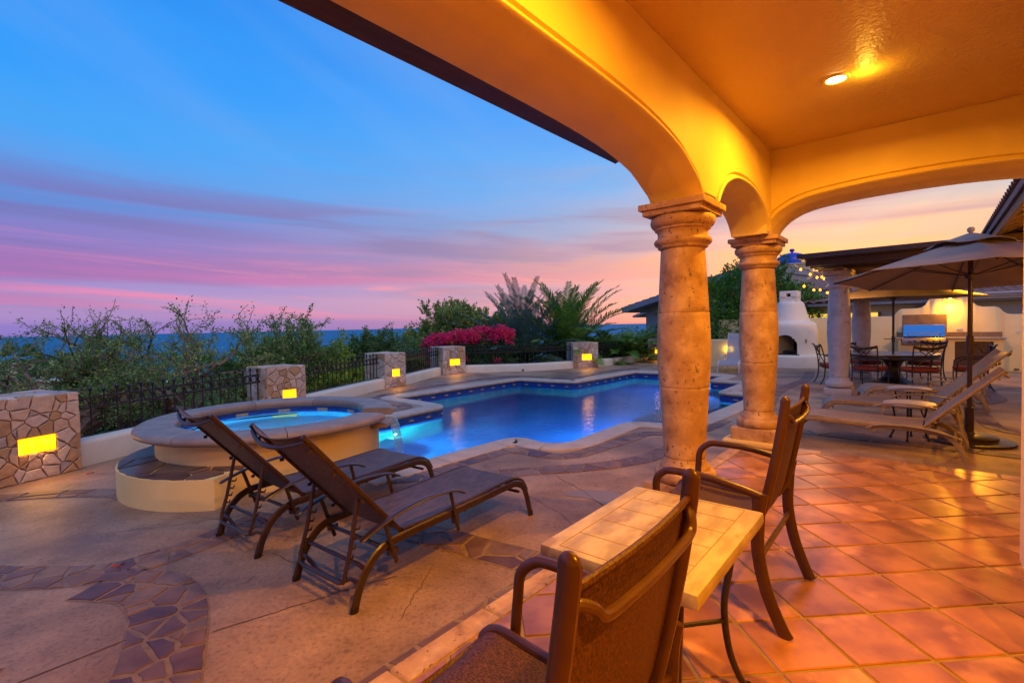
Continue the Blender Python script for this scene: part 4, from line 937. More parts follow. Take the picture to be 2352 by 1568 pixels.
# low wall left of the fireplace
rows = []
for (x_, y_, z_) in ((5.6, 17.75, .93), (6.67, 17.05, .93), (7.6, 16.55, .93), (7.95, 16.42, 1.0), (8.35, 16.30, 1.35), (8.8, 16.25, 1.6), (9.6, 16.6, 1.6)):
    rows.append([(x_, y_, -.1), (x_, y_, z_ - .02), (x_ + .02, y_ + .02, z_), (x_ + .08, y_ + .18, z_), (x_ + .1, y_ + .2, -.1)])
mb = MB().sheet(rows); o = mb.build('garden_wall', stucco_yellow); tag(o, 'low cream wall behind the white sun lounger, sweeping up to the fireplace', 'wall')

wl_ = thing('wall_lamp', 'square yellow lamp panel in the low wall, glowing through the pale lounger mesh', 'wall lamp', (7.38, 16.58, .60), R(-28))
MB().box((0, 0, 0), (.26, .06, .17), bev=.005).build('lamp_panel', emis('wall_panel_glow', (1, .62, .02), 5), wl_)
fp = thing('fireplace', 'white beehive outdoor fireplace with arched dark hearth and square chimney', 'fireplace', (9.42, 16.50, 0), R(-AZ) )
# local -y faces the terrace
Fo = []; seg = 72
hw, ah, az0 = .34, .63, .43
def prof_r(z_): return float(np.interp(z_, [0, .43, .9, 1.25, 1.40, 1.455, 1.50, 1.60, 2.0, 2.10, 2.16, 2.2], [.80, .80, .80, .785, .755, .70, .585, .54, .43, .40, .34, .25]))
zs = list(np.linspace(.0, .42, 4)) + list(np.linspace(.431, 1.07, 16)) + [1.12, 1.2, 1.28, 1.34, 1.40, 1.44, 1.47, 1.50, 1.55, 1.62, 1.75, 1.9, 2.0, 2.06, 2.11, 2.15, 2.18]
vv, ff = [], []
for z_ in zs:
    r_ = prof_r(z_)
    for j in range(seg): a = 2 * math.pi * j / seg; vv.append((r_ * math.sin(a), -r_ * math.cos(a), z_))
def in_arch(x_, z_):
    if z_ < az0 or z_ > az0 + ah: return False
    return abs(x_) < hw and (z_ < az0 + ah - hw or math.hypot(x_, z_ - (az0 + ah - hw)) < hw)
for i in range(len(zs) - 1):
    for j in range(seg):
        q_ = (i * seg + j, i * seg + (j + 1) % seg, (i + 1) * seg + (j + 1) % seg, (i + 1) * seg + j); cxm = sum(vv[k][0] for k in q_) / 4; cym = sum(vv[k][1] for k in q_) / 4; czm = (zs[i] + zs[i + 1]) / 2
        if cym < 0 and in_arch(cxm, czm): continue
        ff.append(q_)
# pull rim vertices onto the arch line
for k, v_ in enumerate(vv):
    x_, y_, z_ = v_
    if y_ < 0 and az0 - .01 < z_ < az0 + ah + .05:
        zc = az0 + ah - hw
        if z_ <= zc and abs(abs(x_) - hw) < .035: x_ = math.copysign(hw, x_)
        elif z_ > zc:
            d_ = math.hypot(x_, z_ - zc)
            if abs(d_ - hw) < .030 and d_ > 0: x_, z_ = x_ * hw / d_, zc + (z_ - zc) * hw / d_
        r_ = prof_r(z_); y_ = -math.sqrt(max(r_ * r_ - x_ * x_, 0)); vv[k] = (x_, y_, z_)
MB().add(vv, ff).build('hood_body', stucco_white, fp, ang=60)
# reveal + firebox
ar = [(-hw, az0)] + [(-hw, az0 + k * .07) for k in range(1, 5)] + [(-hw * math.cos(a), az0 + ah - hw + hw * math.sin(a)) for a in np.linspace(0, math.pi, 20)] + [(hw, az0 + k * .07) for k in range(4, -1, -1)]
MB().sheet([[(x_, -math.sqrt(max(.80 ** 2 - x_ * x_, 0)) + .006, z_), (x_ * .98, -.66, z_ * .99 + .005)] for x_, z_ in ar]).build('reveal', black_m, fp, ang=60)  # reveal coloured black in place of the shade inside the arch
MB().sheet([[(x_ * .98, -.66, z_), (x_ * .95, .25, z_)] for x_, z_ in ar]).build('firebox', black_m, fp, smooth=False)
MB().add([(x_, .25, z_) for x_, z_ in ar], [tuple(range(len(ar)))]).build('firebox_back', black_m, fp, smooth=False)
MB().box((0, -.35, .42), (.8, .9, .02)).build('firebox_floor', black_m, fp, smooth=False)
# chimney with a small square opening
mb = MB(); mb.box((0, 0, 2.20), (.54, .54, .12), bev=.03); mb.box((-.165, 0, 2.36), (.21, .54, .22), bev=.02); mb.box((.165, 0, 2.36), (.21, .54, .22), bev=.02); mb.box((0, .1, 2.36), (.16, .3, .22)); mb.box((0, 0, 2.47), (.54, .54, .09), bev=.03); mb.box((0, 0, 2.29), (.54, .54, .06))
mb.build('chimney', stucco_white, fp, ang=50); MB().box((0, -.06, 2.37), (.11, .02, .11)).build('flue_opening', black_m, fp, smooth=False)
MB().lathe([(1.06, -.02), (1.06, .33), (1.045, .375), (1.0, .40), (.7, .41)], seg=64).build('hearth_bench', stucco_white, fp, ang=50)
MB().box((.56, -.575, .86), (.055, .03, .12), bev=.004).build('gas_key_plate', mat('brass_plate', (.35, .26, .12), rough=.4, metal=.5), fp)
lg = MB(); rg = random.Random(4)
for k in range(5): lg.tube([(-.22, -.3 + .05 * k, .47 + .03 * (k % 2)), (.2, -.28 + .06 * k, .48 + .04 * (k % 2))], .028, 7)
lg.build('logs', bark_d, fp)

# ================================================================== FURNITURE
def make_lounger(label, fm, sm, back=48.9, group=None, detail=True):
    t = thing('sun_lounger', label, 'sun lounger', group=group); H = .30
    railp = [tuple(p) for p in catmull([(0, 0, 0), (.035, 0, .11), (.10, 0, .215), (.20, 0, .285), (.36, 0, .303), (.9, 0, .308), (1.36, 0, .315), (1.49, 0, .308), (1.575, 0, .265), (1.625, 0, .17), (1.675, 0, 0)], 4)]
    for s in (-1, 1):
        MB().tube([(x, s * H, z) for x, y, z in railp], .013, 8, rv=.027, ref=(0, 1, 0)).build('side_rail', fm, t)
        for x_, m_ in ((0, fm), (1.675, fm)): MB().tube([(x_ - (.004 if x_ else -.002), s * H, .03), (x_, s * H, 0)], .016, 8, rv=.026, ref=(0, 1, 0)).build('foot_cap', black_iron if detail else fm, t)
    mb = MB()
    for x_, z_ in ((1.52, .235), (.9, .285), (.24, .265)): mb.tube([(x_, -H, z_), (x_, H, z_)], .012, 8)
    mb.build('cross_bar', fm, t)
    MB().tube(catmull([(.03, -H, .16), (.035, -.22, .15), (.04, -.1, .10), (.04, .1, .10), (.035, .22, .15), (.03, H, .16)], 4), .013, 8).build('cross_bar', fm, t)
    # seat sling on its own thin rails
    sp_ = catmull([(.36, 0, .338), (.6, 0, .330), (1.0, 0, .336), (1.36, 0, .350), (1.50, 0, .345), (1.60, 0, .300), (1.655, 0, .215)], 5)
    rows = [[(p.x, y_, p.z - .012 * (1 - (y_ / .27) ** 2) * (1 if p.x < 1.5 else .2)) for y_ in np.linspace(-.27, .27, 9)] for p in sp_]
    MB().sheet(rows, thick=.004).build('seat_sling', sm, t)
    for s in (-1, 1): MB().tube([(p.x, s * .278, p.z - .002) for p in sp_], .012, 8).build('sling_rail', fm, t)
    # reclined back
    th_ = R(back); ux, uz = -math.cos(th_), math.sin(th_); nx, nz_ = -uz, ux     # n = towards the rear
    def bp(s_, off=0.): return (.355 + ux * s_ - math.sin(th_) * off, .335 + uz * s_ - math.cos(th_) * off)
    bl = .91
    for s in (-1, 1):
        MB().tube([(*bp(s_, .006)[:1], s * .275, bp(s_, .006)[1]) for s_ in np.linspace(-.02, bl, 8)], .010, 8, rv=.015, ref=(0, 1, 0)).build('back_rail', fm, t)
        for s_ in (.12, .36, .62, .82): MB().box((bp(s_, .034)[0], s * .272, bp(s_, .034)[1]), (.022, .012, .022)).build('bracket', fm, t, smooth=False)
    rows = []
    for s_ in np.linspace(0, bl, 14):
        sag = .012 + .045 * max(0, (s_ - bl + .16) / .16) ** 1.5
        rows.append([(bp(s_, sag * (1 - (y_ / .265) ** 2))[0], y_, bp(s_, sag * (1 - (y_ / .265) ** 2))[1]) for y_ in np.linspace(-.265, .265, 11)])
    MB().sheet(rows, thick=.004).build('back_sling', sm, t)
    MB().tube([(bp(bl - .03, .02 + .07 * (1 - (y_ / .275) ** 2))[0], y_, bp(bl - .03, .02 + .07 * (1 - (y_ / .275) ** 2))[1]) for y_ in np.linspace(-.275, .275, 13)], .013, 8).build('headrest_bar', fm, t)
    # strut with ratchet notches, joined by a bar at the bottom
    u0 = bp(.36, .03); mb = MB()
    path = [(u0[0], -.225, u0[1]), (.035, -.228, .32), (-.005, -.232, .19), (-.012, -.222, .150), (-.015, -.18, .138), (-.015, .18, .138), (-.012, .222, .150), (-.005, .232, .19), (.035, .228, .32), (u0[0], .225, u0[1])]
    mb.tube(path, .0125, 8); mb.build('back_strut', fm, t)
    for s in (-1, 1):
        for k in range(4):
            f = k / 4; x_ = .068 - .068 * f; z_ = .42 - .20 * f
            MB().tube([(x_ + .006, s * .225, z_), (x_ + .030, s * .225, z_ - .006), (x_ + .040, s * .225, z_ + .014)], .0075, 5, taper=[1, .9, .4]).build('ratchet_notch', fm, t)
    MB().tube([(.085, -H, .20), (.085, -.235, .215), (.085, .235, .215), (.085, H, .20)], .012, 8).build('ratchet_bar', fm, t)
    for s in (-1, 1):
        ap = catmull([(.03, 0, .392), (.13, 0, .427), (.30, 0, .468), (.50, 0, .487), (.68, 0, .480), (.78, 0, .462), (.86, 0, .425)], 4)
        MB().tube([(p.x, s * .335, p.z) for p in ap], .022, 10, rv=.010, ref=(0, 1, 0), taper=[.6] + [1] * (len(ap) - 2) + [.55]).build('arm', fm, t)
        MB().tube([(.20, s * .325, .440), (.285, s * .318, .175)], .008, 6, rv=.014, ref=(0, 1, 0)).build('arm_post', fm, t)
        MB().tube([(.735, s * .325, .465), (.81, s * .318, .18)], .008, 6, rv=.014, ref=(0, 1, 0)).build('arm_post', fm, t)
        MB().box((.265, s * .308, .245), (.07, .02, .03)).build('arm_bracket', fm, t, smooth=False); MB().box((.79, s * .308, .262), (.05, .02, .045)).build('arm_bracket', fm, t, smooth=False)
    return t
def place_lounger(t, x, y, az):  # origin: middle of the two feet under the head end, x towards the foot end
    t.location = (x, y, 0); t.rotation_euler = (0, 0, R(90 - az))
g1 = 'brown sling sun loungers by the spa'
l1 = make_lounger('front brown sun lounger, nearest the camera, with its back raised towards the spa', bronze, sling_brown, 48.9, g1)
place_lounger(l1, -1.131, 2.798, 37.3)
l2 = copy_tree(l1, 'rear brown sun lounger, standing between the spa step and the front lounger'); place_lounger(l2, -2.01, 3.47, 37.0)
g2 = 'tan sling sun loungers by the umbrella'
l3 = make_lounger('nearest tan sun lounger, reclined in front of the umbrella pole', tan_metal, sling_tan, 45.8, g2, False); place_lounger(l3, 4.98, 5.337, -48.1)
for ch in l3.children:
    if ch.name.startswith('arm') and ch.data.vertices[0].co.y > 0: ch['low'] = 1
l4 = copy_tree(l3, 'middle tan sun lounger, behind the nearer round stone side table'); place_lounger(l4, 6.20, 6.66, -58)
l5 = copy_tree(l3, 'farthest tan sun lounger, just in front of the dining chairs'); place_lounger(l5, 7.786, 8.088, -64)
for ch in [c_ for c_ in l3.children if c_.get('low') and ('post' in c_.name)]: bpy.data.objects.remove(ch)
for ch in l3.children:
    if ch.get('low'): ch.location.z = -.15 if ch.name.startswith('arm') and 'post' not in ch.name and 'bracket' not in ch.name else (-.10 if 'post' in ch.name else 0)
l6 = make_lounger('pale sun lounger at the far end of the pool by the low wall', white_metal, sling_white, 66, None, False); place_lounger(l6, 7.38, 15.95, 214)

def make_sling_chair(label, group):
    t = thing('patio_chair', label, 'chair', group=group); fm = bronze_l
    # origin: middle between the rear leg tops on the floor; x = the way the sitter faces
    for s in (-1, 1):
        bpth = catmull([(-.10, s * .253, 1.022), (-.094, s * .253, .965), (-.068, s * .253, .80), (-.032, s * .253, .62), (.0, s * .255, .50), (.055, s * .258, .432), (.18, s * .262, .405), (.38, s * .265, .415), (.50, s * .262, .425), (.545, s * .25, .405), (.555, s * .235, .37)], 5)
        MB().tube(bpth, .0115, 10, rv=.0205, ref=(0, 1, 0)).build('side_frame', fm, t)
        MB().tube([(-.0985, s * .253, 1.012), (-.1005, s * .253, 1.024), (-.102, s * .253, 1.033), (-.103, s * .253, 1.038)], .0117, 10, rv=.0208, ref=(0, 1, 0), taper=[1, .93, .7, .3]).build('finial_cap', fm, t)
        arm = catmull([(-.02, s * .335, .605), (.06, s * .335, .625), (.20, s * .335, .648), (.36, s * .332, .652), (.415, s * .325, .640), (.457, s * .318, .595), (.465, s * .312, .52), (.47, s * .300, .40), (.49, s * .305, .20), (.525, s * .315, 0)], 5)
        MB().tube(arm, .015, 10, rv=.018, ref=(0, 1, 0)).build('arm', fm, t)
        leg = catmull([(-.015, s * .335, .618), (-.008, s * .334, .50), (-.006, s * .332, .36), (-.035, s * .326, .20), (-.085, s * .316, .06), (-.115, s * .310, 0)], 5)
        MB().tube(leg, .011, 10, rv=.028, ref=(0, 1, 0), taper=[1.25, 1.2, 1.1] + [1] * (len(leg) - 3)).build('rear_leg', fm, t)
        m = MB().tube([(-.012, s * .333, .47), (.0, s * .262, .49)], .012, 8); m.tube([(.01, s * .30, .475), (.01, s * .30, .500)], .02, 10); m.build('bracket', fm, t)
        MB().tube([(.495, s * .305, .40), (.47, s * .262, .41)], .012, 8).build('bracket', fm, t)
    MB().tube([(-.012, -.33, .33), (-.012, .33, .33)], .010, 8, rv=.018, ref=(1, 0, 0)).build('rear_stretcher', fm, t)
    MB().tube([(.51, -.30, .24), (.51, .30, .24)], .011, 8).build('front_stretcher', fm, t)
    # bowed handle across the back
    hp = catmull([(-.092, -.245, .945), (-.100, -.232, .950), (-.114, -.212, .940), (-.120, -.185, .918), (-.122, -.10, .912), (-.123, 0, .910), (-.122, .10, .912), (-.120, .185, .918), (-.114, .212, .940), (-.100, .232, .950), (-.092, .245, .945)], 5)
    MB().tube(hp, .0102, 10).build('back_handle', fm, t)
    sp_ = catmull([(-.096, 0, .970), (-.068, 0, .80), (-.032, 0, .62), (.0, 0, .50), (.055, 0, .432), (.18, 0, .405), (.38, 0, .415), (.50, 0, .425), (.552, 0, .395)], 6)
    rows = []
    for i, p in enumerate(sp_):
        f = i / (len(sp_) - 1); dip = .020 if f < .97 else .006
        rows.append([(p.x - dip * (1 - (y_ / .24) ** 2) * (1 if f < .5 else .2) + .006, y_, p.z - dip * (1 - (y_ / .24) ** 2) * (.2 if f < .5 else 1)) for y_ in np.linspace(-.243, .243, 11)])
    MB().sheet(rows, thick=.004).build('sling', sling_chair, t)
    MB().tube([(-.094 - .014 * (1 - (y_ / .24) ** 2), y_, .972) for y_ in np.linspace(-.245, .245, 9)], .008, 8).build('top_hem', sling_chair, t)
    return t
gch = 'brown sling chairs beside the bistro table'
c1 = make_sling_chair('nearest brown sling chair, seen from behind at the bottom of the picture', gch)
c1.location = (.162, .962, PF); c1.rotation_euler = (0, 0, R(90 + 50.5))
c2 = copy_tree(c1, 'brown sling chair on the far side of the bistro table, seen from the side'); c2.location = (1.265, 2.365, PF); c2.rotation_euler = (0, 0, R(90 + 50.5))

# bistro table
t = thing('bistro_table', 'small rectangular stone topped table between the two brown sling chairs', 'table', (.487, 1.637, PF), R(90 - 39.8))
MB().box((0, 0, .655), (.695, .50, .046), bev=.014).build('tabletop', tabletop_m, t)
mb = MB()
for y_ in (-.19, .19): mb.box((0, y_, .6786), (.64, .0024, .0012))
for x_ in (-.32, .32): mb.box((x_, 0, .6786), (.0024, .38, .0012))
mb.box((0, -.005, .6786), (.64, .0022, .0011))
for x_ in (-.20, -.06, .075, .20): mb.box((x_, 0, .6785), (.0022, .38, .001))
mb.build('tile_joints', mat('table_joint', (.28, .195, .11), rough=.7), t, smooth=False)
for sx in (-1, 1):
    for sy in (-1, 1):
        lp = catmull([(sx * .26, sy * .17, .635), (sx * .245, sy * .16, .50), (sx * .22, sy * .145, .36), (sx * .235, sy * .155, .20), (sx * .275, sy * .18, .08), (sx * .31, sy * .20, .025)], 5)
        MB().tube(lp, .012, 10).lathe([(0, 0), (.020, .004), (.024, .018), (.018, .034), (.010, .045)], (sx * .312, sy * .201, 0), seg=12).build('leg', black_iron, t)
mb = MB()
for s in (-1, 1): mb.tube([(s * .225, -.148, .30), (0, 0, .325), (s * -.225, .148, .30)], .008, 8)
mb.build('cross_brace', black_iron, t)
mb = MB()
for s in (-1, 1): mb.box((0, s * .17, .630), (.56, .022, .006)); mb.box((s * .26, 0, .6235), (.022, .36, .006))
mb.build('top_frame', black_iron, t)

# round side tables
def side_table(label, x, y):
    t = thing('side_table', label, 'side table', (x, y, 0), group='round stone side tables between the tan loungers')
    MB().lathe([(0, .435), (.24, .435), (.262, .442), (.27, .455), (.264, .468), (.245, .474), (0, .474)], seg=48).build('tabletop', sea_pebble, t)
    for k in range(4):
        a = R(45 + 90 * k); c, s = math.cos(a), math.sin(a)
        MB().tube(catmull([(c * .17, s * .17, .436), (c * .155, s * .155, .33), (c * .14, s * .14, .22), (c * .155, s * .155, .11), (c * .19, s * .19, .02)], 4), .011, 8).lathe([(0, 0), (.017, .004), (.02, .015), (.01, .032)], (c * .192, s * .192, 0), seg=10).build('leg', black_iron, t)
    mb = MB()
    for k in range(2): a = R(45 + 90 * k); mb.tube([(math.cos(a) * .14, math.sin(a) * .14, .2), (-math.cos(a) * .14, -math.sin(a) * .14, .2)], .007, 6)
    mb.build('cross_brace', black_iron, t); return t
side_table('nearer round stone side table beside the nearest tan lounger', 5.03, 6.16)
side_table('farther round stone side table beyond the middle tan lounger', 6.08, 7.46)

# ---- dining set
t = thing('dining_table', 'large round bronze dining table with a heavy pedestal and umbrella pole', 'table', (8.96, 11.45, 0))
MB().lathe([(0, .675), (.80, .675), (.85, .685), (.865, .70), (.855, .715), (.83, .72), (0, .72)], seg=64).build('tabletop', mat('slate_brown_top', (.10, .075, .065), (.17, .13, .11), rough=.35, scale=7, detail=6), t)
MB().lathe([(.83, .60), (.845, .61), (.845, .675), (.82, .675)], seg=64).build('apron', bronze, t)
MB().lathe([(.42, 0), (.44, .02), (.42, .05), (.30, .08), (.20, .16), (.15, .28), (.14, .40), (.18, .50), (.28, .60), (.36, .66)], seg=8).build('pedestal', bronze, t, smooth=False)
def make_dining_chair(label, group):
    t = thing('dining_chair', label, 'dining chair', group=group); fm = bronze
    MB().box((.02, 0, .445), (.50, .50, .085), bev=.035).build('cushion', red_cushion, t)
    for s in (-1, 1):
        MB().tube(catmull([(-.235, s * .25, .40), (-.25, s * .255, .60), (-.29, s * .262, .80), (-.335, s * .272, .93), (-.375, s * .275, .955)], 4), .014, 8).build('back_post', fm, t)
        MB().tube(catmull([(-.235, s * .25, .41), (-.24, s * .25, .28), (-.27, s * .255, .12), (-.34, s * .26, 0)], 4), .015, 8).build('rear_leg', fm, t)
        MB().tube(catmull([(-.27, s * .26, .68), (-.12, s * .295, .675), (.10, s * .305, .655), (.22, s * .30, .60), (.235, s * .29, .52), (.245, s * .27, .40), (.25, s * .26, .25), (.235, s * .255, .10), (.27, s * .26, 0)], 4), .013, 8).build('arm', fm, t)
    MB().tube(catmull([(-.335, -.27, .93), (-.35, -.13, .90), (-.355, 0, .89), (-.35, .13, .90), (-.335, .27, .93)], 4), .016, 8, rv=.03, ref=(1, 0, 0)).build('top_rail', fm, t)
    mb = MB()
    for s in (-1, 1):
        mb.tube([(-.335, s * .20, .905), (-.30, s * .06, .77), (-.275, 0, .70)], .010, 6); mb.tube([(-.337, s * .09, .90), (-.30, s * -.05, .76)], .010, 6); mb.tube([(-.275, 0, .70), (-.25, s * .12, .58), (-.24, s * .22, .50)], .010, 6)
    mb.tube([(-.245, -.25, .50), (-.245, .25, .50)], .010, 6); mb.tube([(-.285, -.255, .72), (-.275, 0, .70), (-.285, .255, .72)], .010, 6); mb.build('lattice_back', fm, t)
    MB().box((.02, 0, .392), (.50, .51, .022), bev=.008).build('seat_frame', fm, t); return t
gd = 'bronze dining chairs with red cushions round the dining table'
dc = make_dining_chair('front dining chair with its lattice back towards the camera', gd); first = True
T0 = Vector((8.96, 11.45))
for lab, x, y, face in (('front dining chair with its lattice back towards the camera', 8.66, 10.33, None), ('left front dining chair just right of the pale pavilion column', 7.98, 10.86, None),
                        ('dining chair behind the table in front of the rear pavilion column', 9.02, 12.45, None), ('dining chair behind the table in front of the grill', 10.05, 11.85, None),
                        ('right dining chair seen side on near the umbrella pole', 9.72, 10.32, (-.8, .6)), ('left dining chair seen side on left of the pale pavilion column', 7.72, 11.72, (1, -.3))):
    o = dc if first else copy_tree(dc, lab); first = False
    d = Vector(face) if face else (T0 - Vector((x, y))); o.location = (x, y, 0); o.rotation_euler = (0, 0, math.atan2(d.y, d.x))

# ---- umbrellas
def umbrella(label, x, y, Rr, zr, ztop, phase, tilt=(0, 0), base=True, z0=0., crank=True, rzb=0, zrc=1.2):
    t = thing('patio_umbrella', label, 'umbrella', (x, y, 0), rzb)
    MB().lathe([(.025, z0), (.025, zr + .30), (.015, ztop)], seg=14).build('pole', bronze, t)
    if base:
        MB().lathe([(0, 0), (.42, 0), (.425, .012), (.42, .03), (.30, .045), (.27, .05), (.27, .075), (.25, .085), (.06, .10), (.045, .12), (.045, .42), (.03, .43)], seg=40).build('base', bronze, t, ang=30)
        MB().lathe([(.020, zrc - .12), (.036, zrc - .11), (.036, zrc + .10), (.020, zrc + .11)], seg=14).build('pole_collar', bronze, t)
        MB().box((-.03, -.01, .20), (.05, .02, .03)).build('lock_knob', black_iron, t); MB().box((-.03, -.01, .36), (.05, .02, .03)).build('lock_knob', black_iron, t)
        mb = MB(); mb.tube([(.03, 0, zrc), (.09, -.03, zrc - .02), (.12, -.04, zrc - .10), (.17, -.05, zrc - .10)], .009, 6); mb.build('crank_handle', bronze, t)
    elif crank:
        mb = MB(); mb.lathe([(.02, .98), (.035, 1.0), (.035, 1.10), (.02, 1.12)], seg=12); mb.tube([(-.03, 0, 1.06), (-.10, .01, 1.05), (-.22, .01, 1.06)], .008, 6); mb.build('crank_handle', bronze, t)
    top = bpy.data.objects.new('canopy_frame', None)
    tm = Matrix.Rotation(tilt[0], 3, 'X') @ Matrix.Rotation(tilt[1], 3, 'Y')
    def P(p): v_ = tm @ Vector((p[0], p[1], p[2] - zr)); return (v_.x, v_.y, v_.z + zr)
    hub = zr + .02
    # canopy: 8 panels with sag
    rows = []; n = 8; sub = 6; nr = 12; ang_ = [phase + 2 * math.pi * (k / (n * sub)) for k in range(n * sub)]
    for i in range(nr + 1):
        f = .10 + .90 * i / nr; row = []
        for k, a in enumerate(ang_ + [ang_[0]]):
            m_ = (k % sub) / sub; loc_ = math.cos(math.pi / n) / math.cos((m_ - .5) * 2 * math.pi / n)
            chord = math.sin(math.pi * m_); rr = Rr * f * loc_ * (1 - .035 * chord * f)
            zz = zr + (ztop - .06 - zr) * (1 - f) ** 1.12 - .03 * chord * f * (1 - f) * 3 - .10 * f * f + .10 * f
            row.append(P((rr * math.cos(a), rr * math.sin(a), zz)))
        rows.append(row)
    MB().sheet(rows, thick=.006).build('canopy', canvas, t, ang=60)
    rows = []
    for i in range(5):
        f = .03 + .27 * i / 4; row = []
        for k, a in enumerate(ang_ + [ang_[0]]):
            m_ = (k % sub) / sub; rr = Rr * f * (1 + .05 * math.cos(8 * (a - phase))); zz = zr + (ztop - .0 - zr) * (1 - f) ** 1.05 + .015 + (.02 * math.sin(5 * a + i) if i == 4 else 0)
            row.append(P((rr * math.cos(a), rr * math.sin(a), zz)))
        rows.append(row)
    MB().sheet(rows, thick=.005).build('vent_flap', canvas, t, ang=60)
    for k in range(n):
        a = phase + 2 * math.pi * k / n; c, s = math.cos(a), math.sin(a)
        MB().tube([P((c * .05, s * .05, ztop - .10)), P((c * Rr * .5, s * Rr * .5, zr + (ztop - .06 - zr) * .46 - .02)), P((c * Rr * .985, s * Rr * .985, zr - .012))], .008, 6, rv=.012).build('rib', bronze, t)
        MB().tube([P((c * .04, s * .04, hub)), P((c * Rr * .5, s * Rr * .5, zr + (ztop - .06 - zr) * .46 - .03))], .006, 6).build('strut', bronze, t)
    MB().lathe([(.02, hub - .05), (.05, hub - .04), (.055, hub + .01), (.02, hub + .04)], seg=14).build('hub', bronze, t)
    z1 = P((0, 0, ztop))
    MB().lathe([(0, .085), (.02, .082), (.034, .068), (.038, .05), (.034, .03), (.02, .018), (.018, .0), (.03, -.01), (.03, -.02)], z1, seg=16).build('finial', mat('pale_finial', (.42, .34, .28), rough=.5), t)
    return t
# camera azimuth 43.2 from the near umbrella; corner phases measured against the left-of-view axis
umbrella('open taupe umbrella on a heavy two-tier base behind the nearest tan lounger', 5.64, 6.0, 1.42, 2.03, 2.56, R(90 + 46.8 + 8), tilt=(R(-2.9), R(2.7)))
umbrella('second taupe umbrella shading the round dining table', 8.96, 11.45, 1.62, 1.99, 2.48, R(142), base=False, z0=.72)

# ================================================================== PAVILION AND NEIGHBOURS
pvx, pvy = 5.66, 9.56
t = thing('pavilion_roof', 'dark timber pavilion roof over the dining terrace, carried by pale stone columns', 'pavilion', (pvx, pvy, 0), RZP)
# local x = away (A), local y = -b ; body extends to x>0 and y<0
MB().box((2.9, -2.6, 2.765), (5.8, 5.2, .09)).build('roof_deck', dark_wood, t, smooth=False)
MB().box((-.03, -2.6, 2.775), (.05, 5.26, .085)).build('fascia', dark_wood, t, smooth=False); MB().box((2.9, .03, 2.775), (5.9, .05, .085)).build('fascia', dark_wood, t, smooth=False)
x_ = .25; ro = None
while x_ < 5.7:
    if ro is None: ro = MB().box((0, 0, 0), (.07, 5.1, .12)).build('rafter', dark_wood, t, smooth=False); o = ro
    else: o = ro.copy(); col.objects.link(o)
    o.location = (x_, -2.6, 2.655); x_ += .48
def loc_of(x, y):
    dx, dy = x - pvx, y - pvy; return dx * math.sin(R(AZ)) + dy * math.cos(R(AZ)), -(dx * math.cos(R(AZ)) - dy * math.sin(R(AZ)))
c3 = loc_of(6.77, 10.09); c4 = loc_of(9.22, 12.86)
MB().box(((c3[0] + c4[0]) / 2, (c3[1] + c4[1]) / 2, 2.555), (c4[0] - c3[0] + .9, .16, .075)).build('main_beam', wood_b, t, smooth=False)
MB().box((c3[0], -3.0, 2.57), (.15, 4.6, .045)).build('main_beam', wood_b, t, smooth=False)
for lab_, x_, y_ in (('small lamp under the dark pavilion roof above the dining table', 3.9, -2.6), ('small lamp under the dark pavilion roof beside the front column', 1.9, -.35)):
    a_, b_ = 0, 0; wx = pvx + x_ * math.sin(R(AZ)) - y_ * math.cos(R(AZ)); wy = pvy + x_ * math.cos(R(AZ)) + y_ * math.sin(R(AZ))
    pl = thing('pavilion_lamp', lab_, 'ceiling lamp', (wx, wy, 2.59)); MB().lathe([(0, -.06), (.05, -.055), (.07, -.03), (.075, .0)], seg=20).build('globe', emis('pavilion_globe', (1, .6, .15), 6), pl)
    point_light('pavilion_light', pl, (0, 0, -.16), 150 if x_ > 3 else 26, WARM, .07)
def azp(az, el_, d): a = R(az); return Vector((d * math.sin(a), d * math.cos(a), 1.55 + el_ * d))
# string of bulbs
sl = thing('string_lights', 'two sagging strands of warm glowing bulbs hung from the pavilion corner', 'string lights')
bm_ = emis('bulb_glow', (1, .26, .015), 6); sA = [azp(*q_) for q_ in ((30.0, .098, 12.6), (30.66, .092, 12.8), (31.47, .082, 13.0), (32.05, .076, 13.2), (32.46, .076, 13.4), (32.64, .073, 13.6), (33.4, .085, 14.0))]
sB = [azp(*q_) for q_ in ((30.2, .075, 12.9), (30.94, .0617, 13.1), (31.78, .0545, 13.3), (32.31, .054, 13.5), (32.91, .0487, 13.7), (33.8, .06, 14.2))]
b0 = None
for strand in (sA, sB):
    MB().tube(catmull(strand, 5), .005, 4).build('cable', black_iron, sl)
    for p in strand[1:-1]:
        if b0 is None: b0 = MB().lathe([(0, -.075), (.018, -.066), (.024, -.05), (.016, -.028), (.012, -.02)], seg=12).build('bulb', bm_, sl); o = b0; q0 = MB().lathe([(.013, -.024), (.015, 0), (.006, .006)], seg=8).build('socket', black_iron, sl); q_ = q0
        else: o = b0.copy(); col.objects.link(o); q_ = q0.copy(); col.objects.link(q_)
        o.location = p; q_.location = p
for k, (az_, el_, d_) in enumerate(((31.0, .078, 13.0), (32.2, .064, 13.3))):
    p = azp(az_, el_, d_); point_light('string_glow', sl, p - Vector((.1, .1, .05)), 9.0, (1, .50, .10), .05)

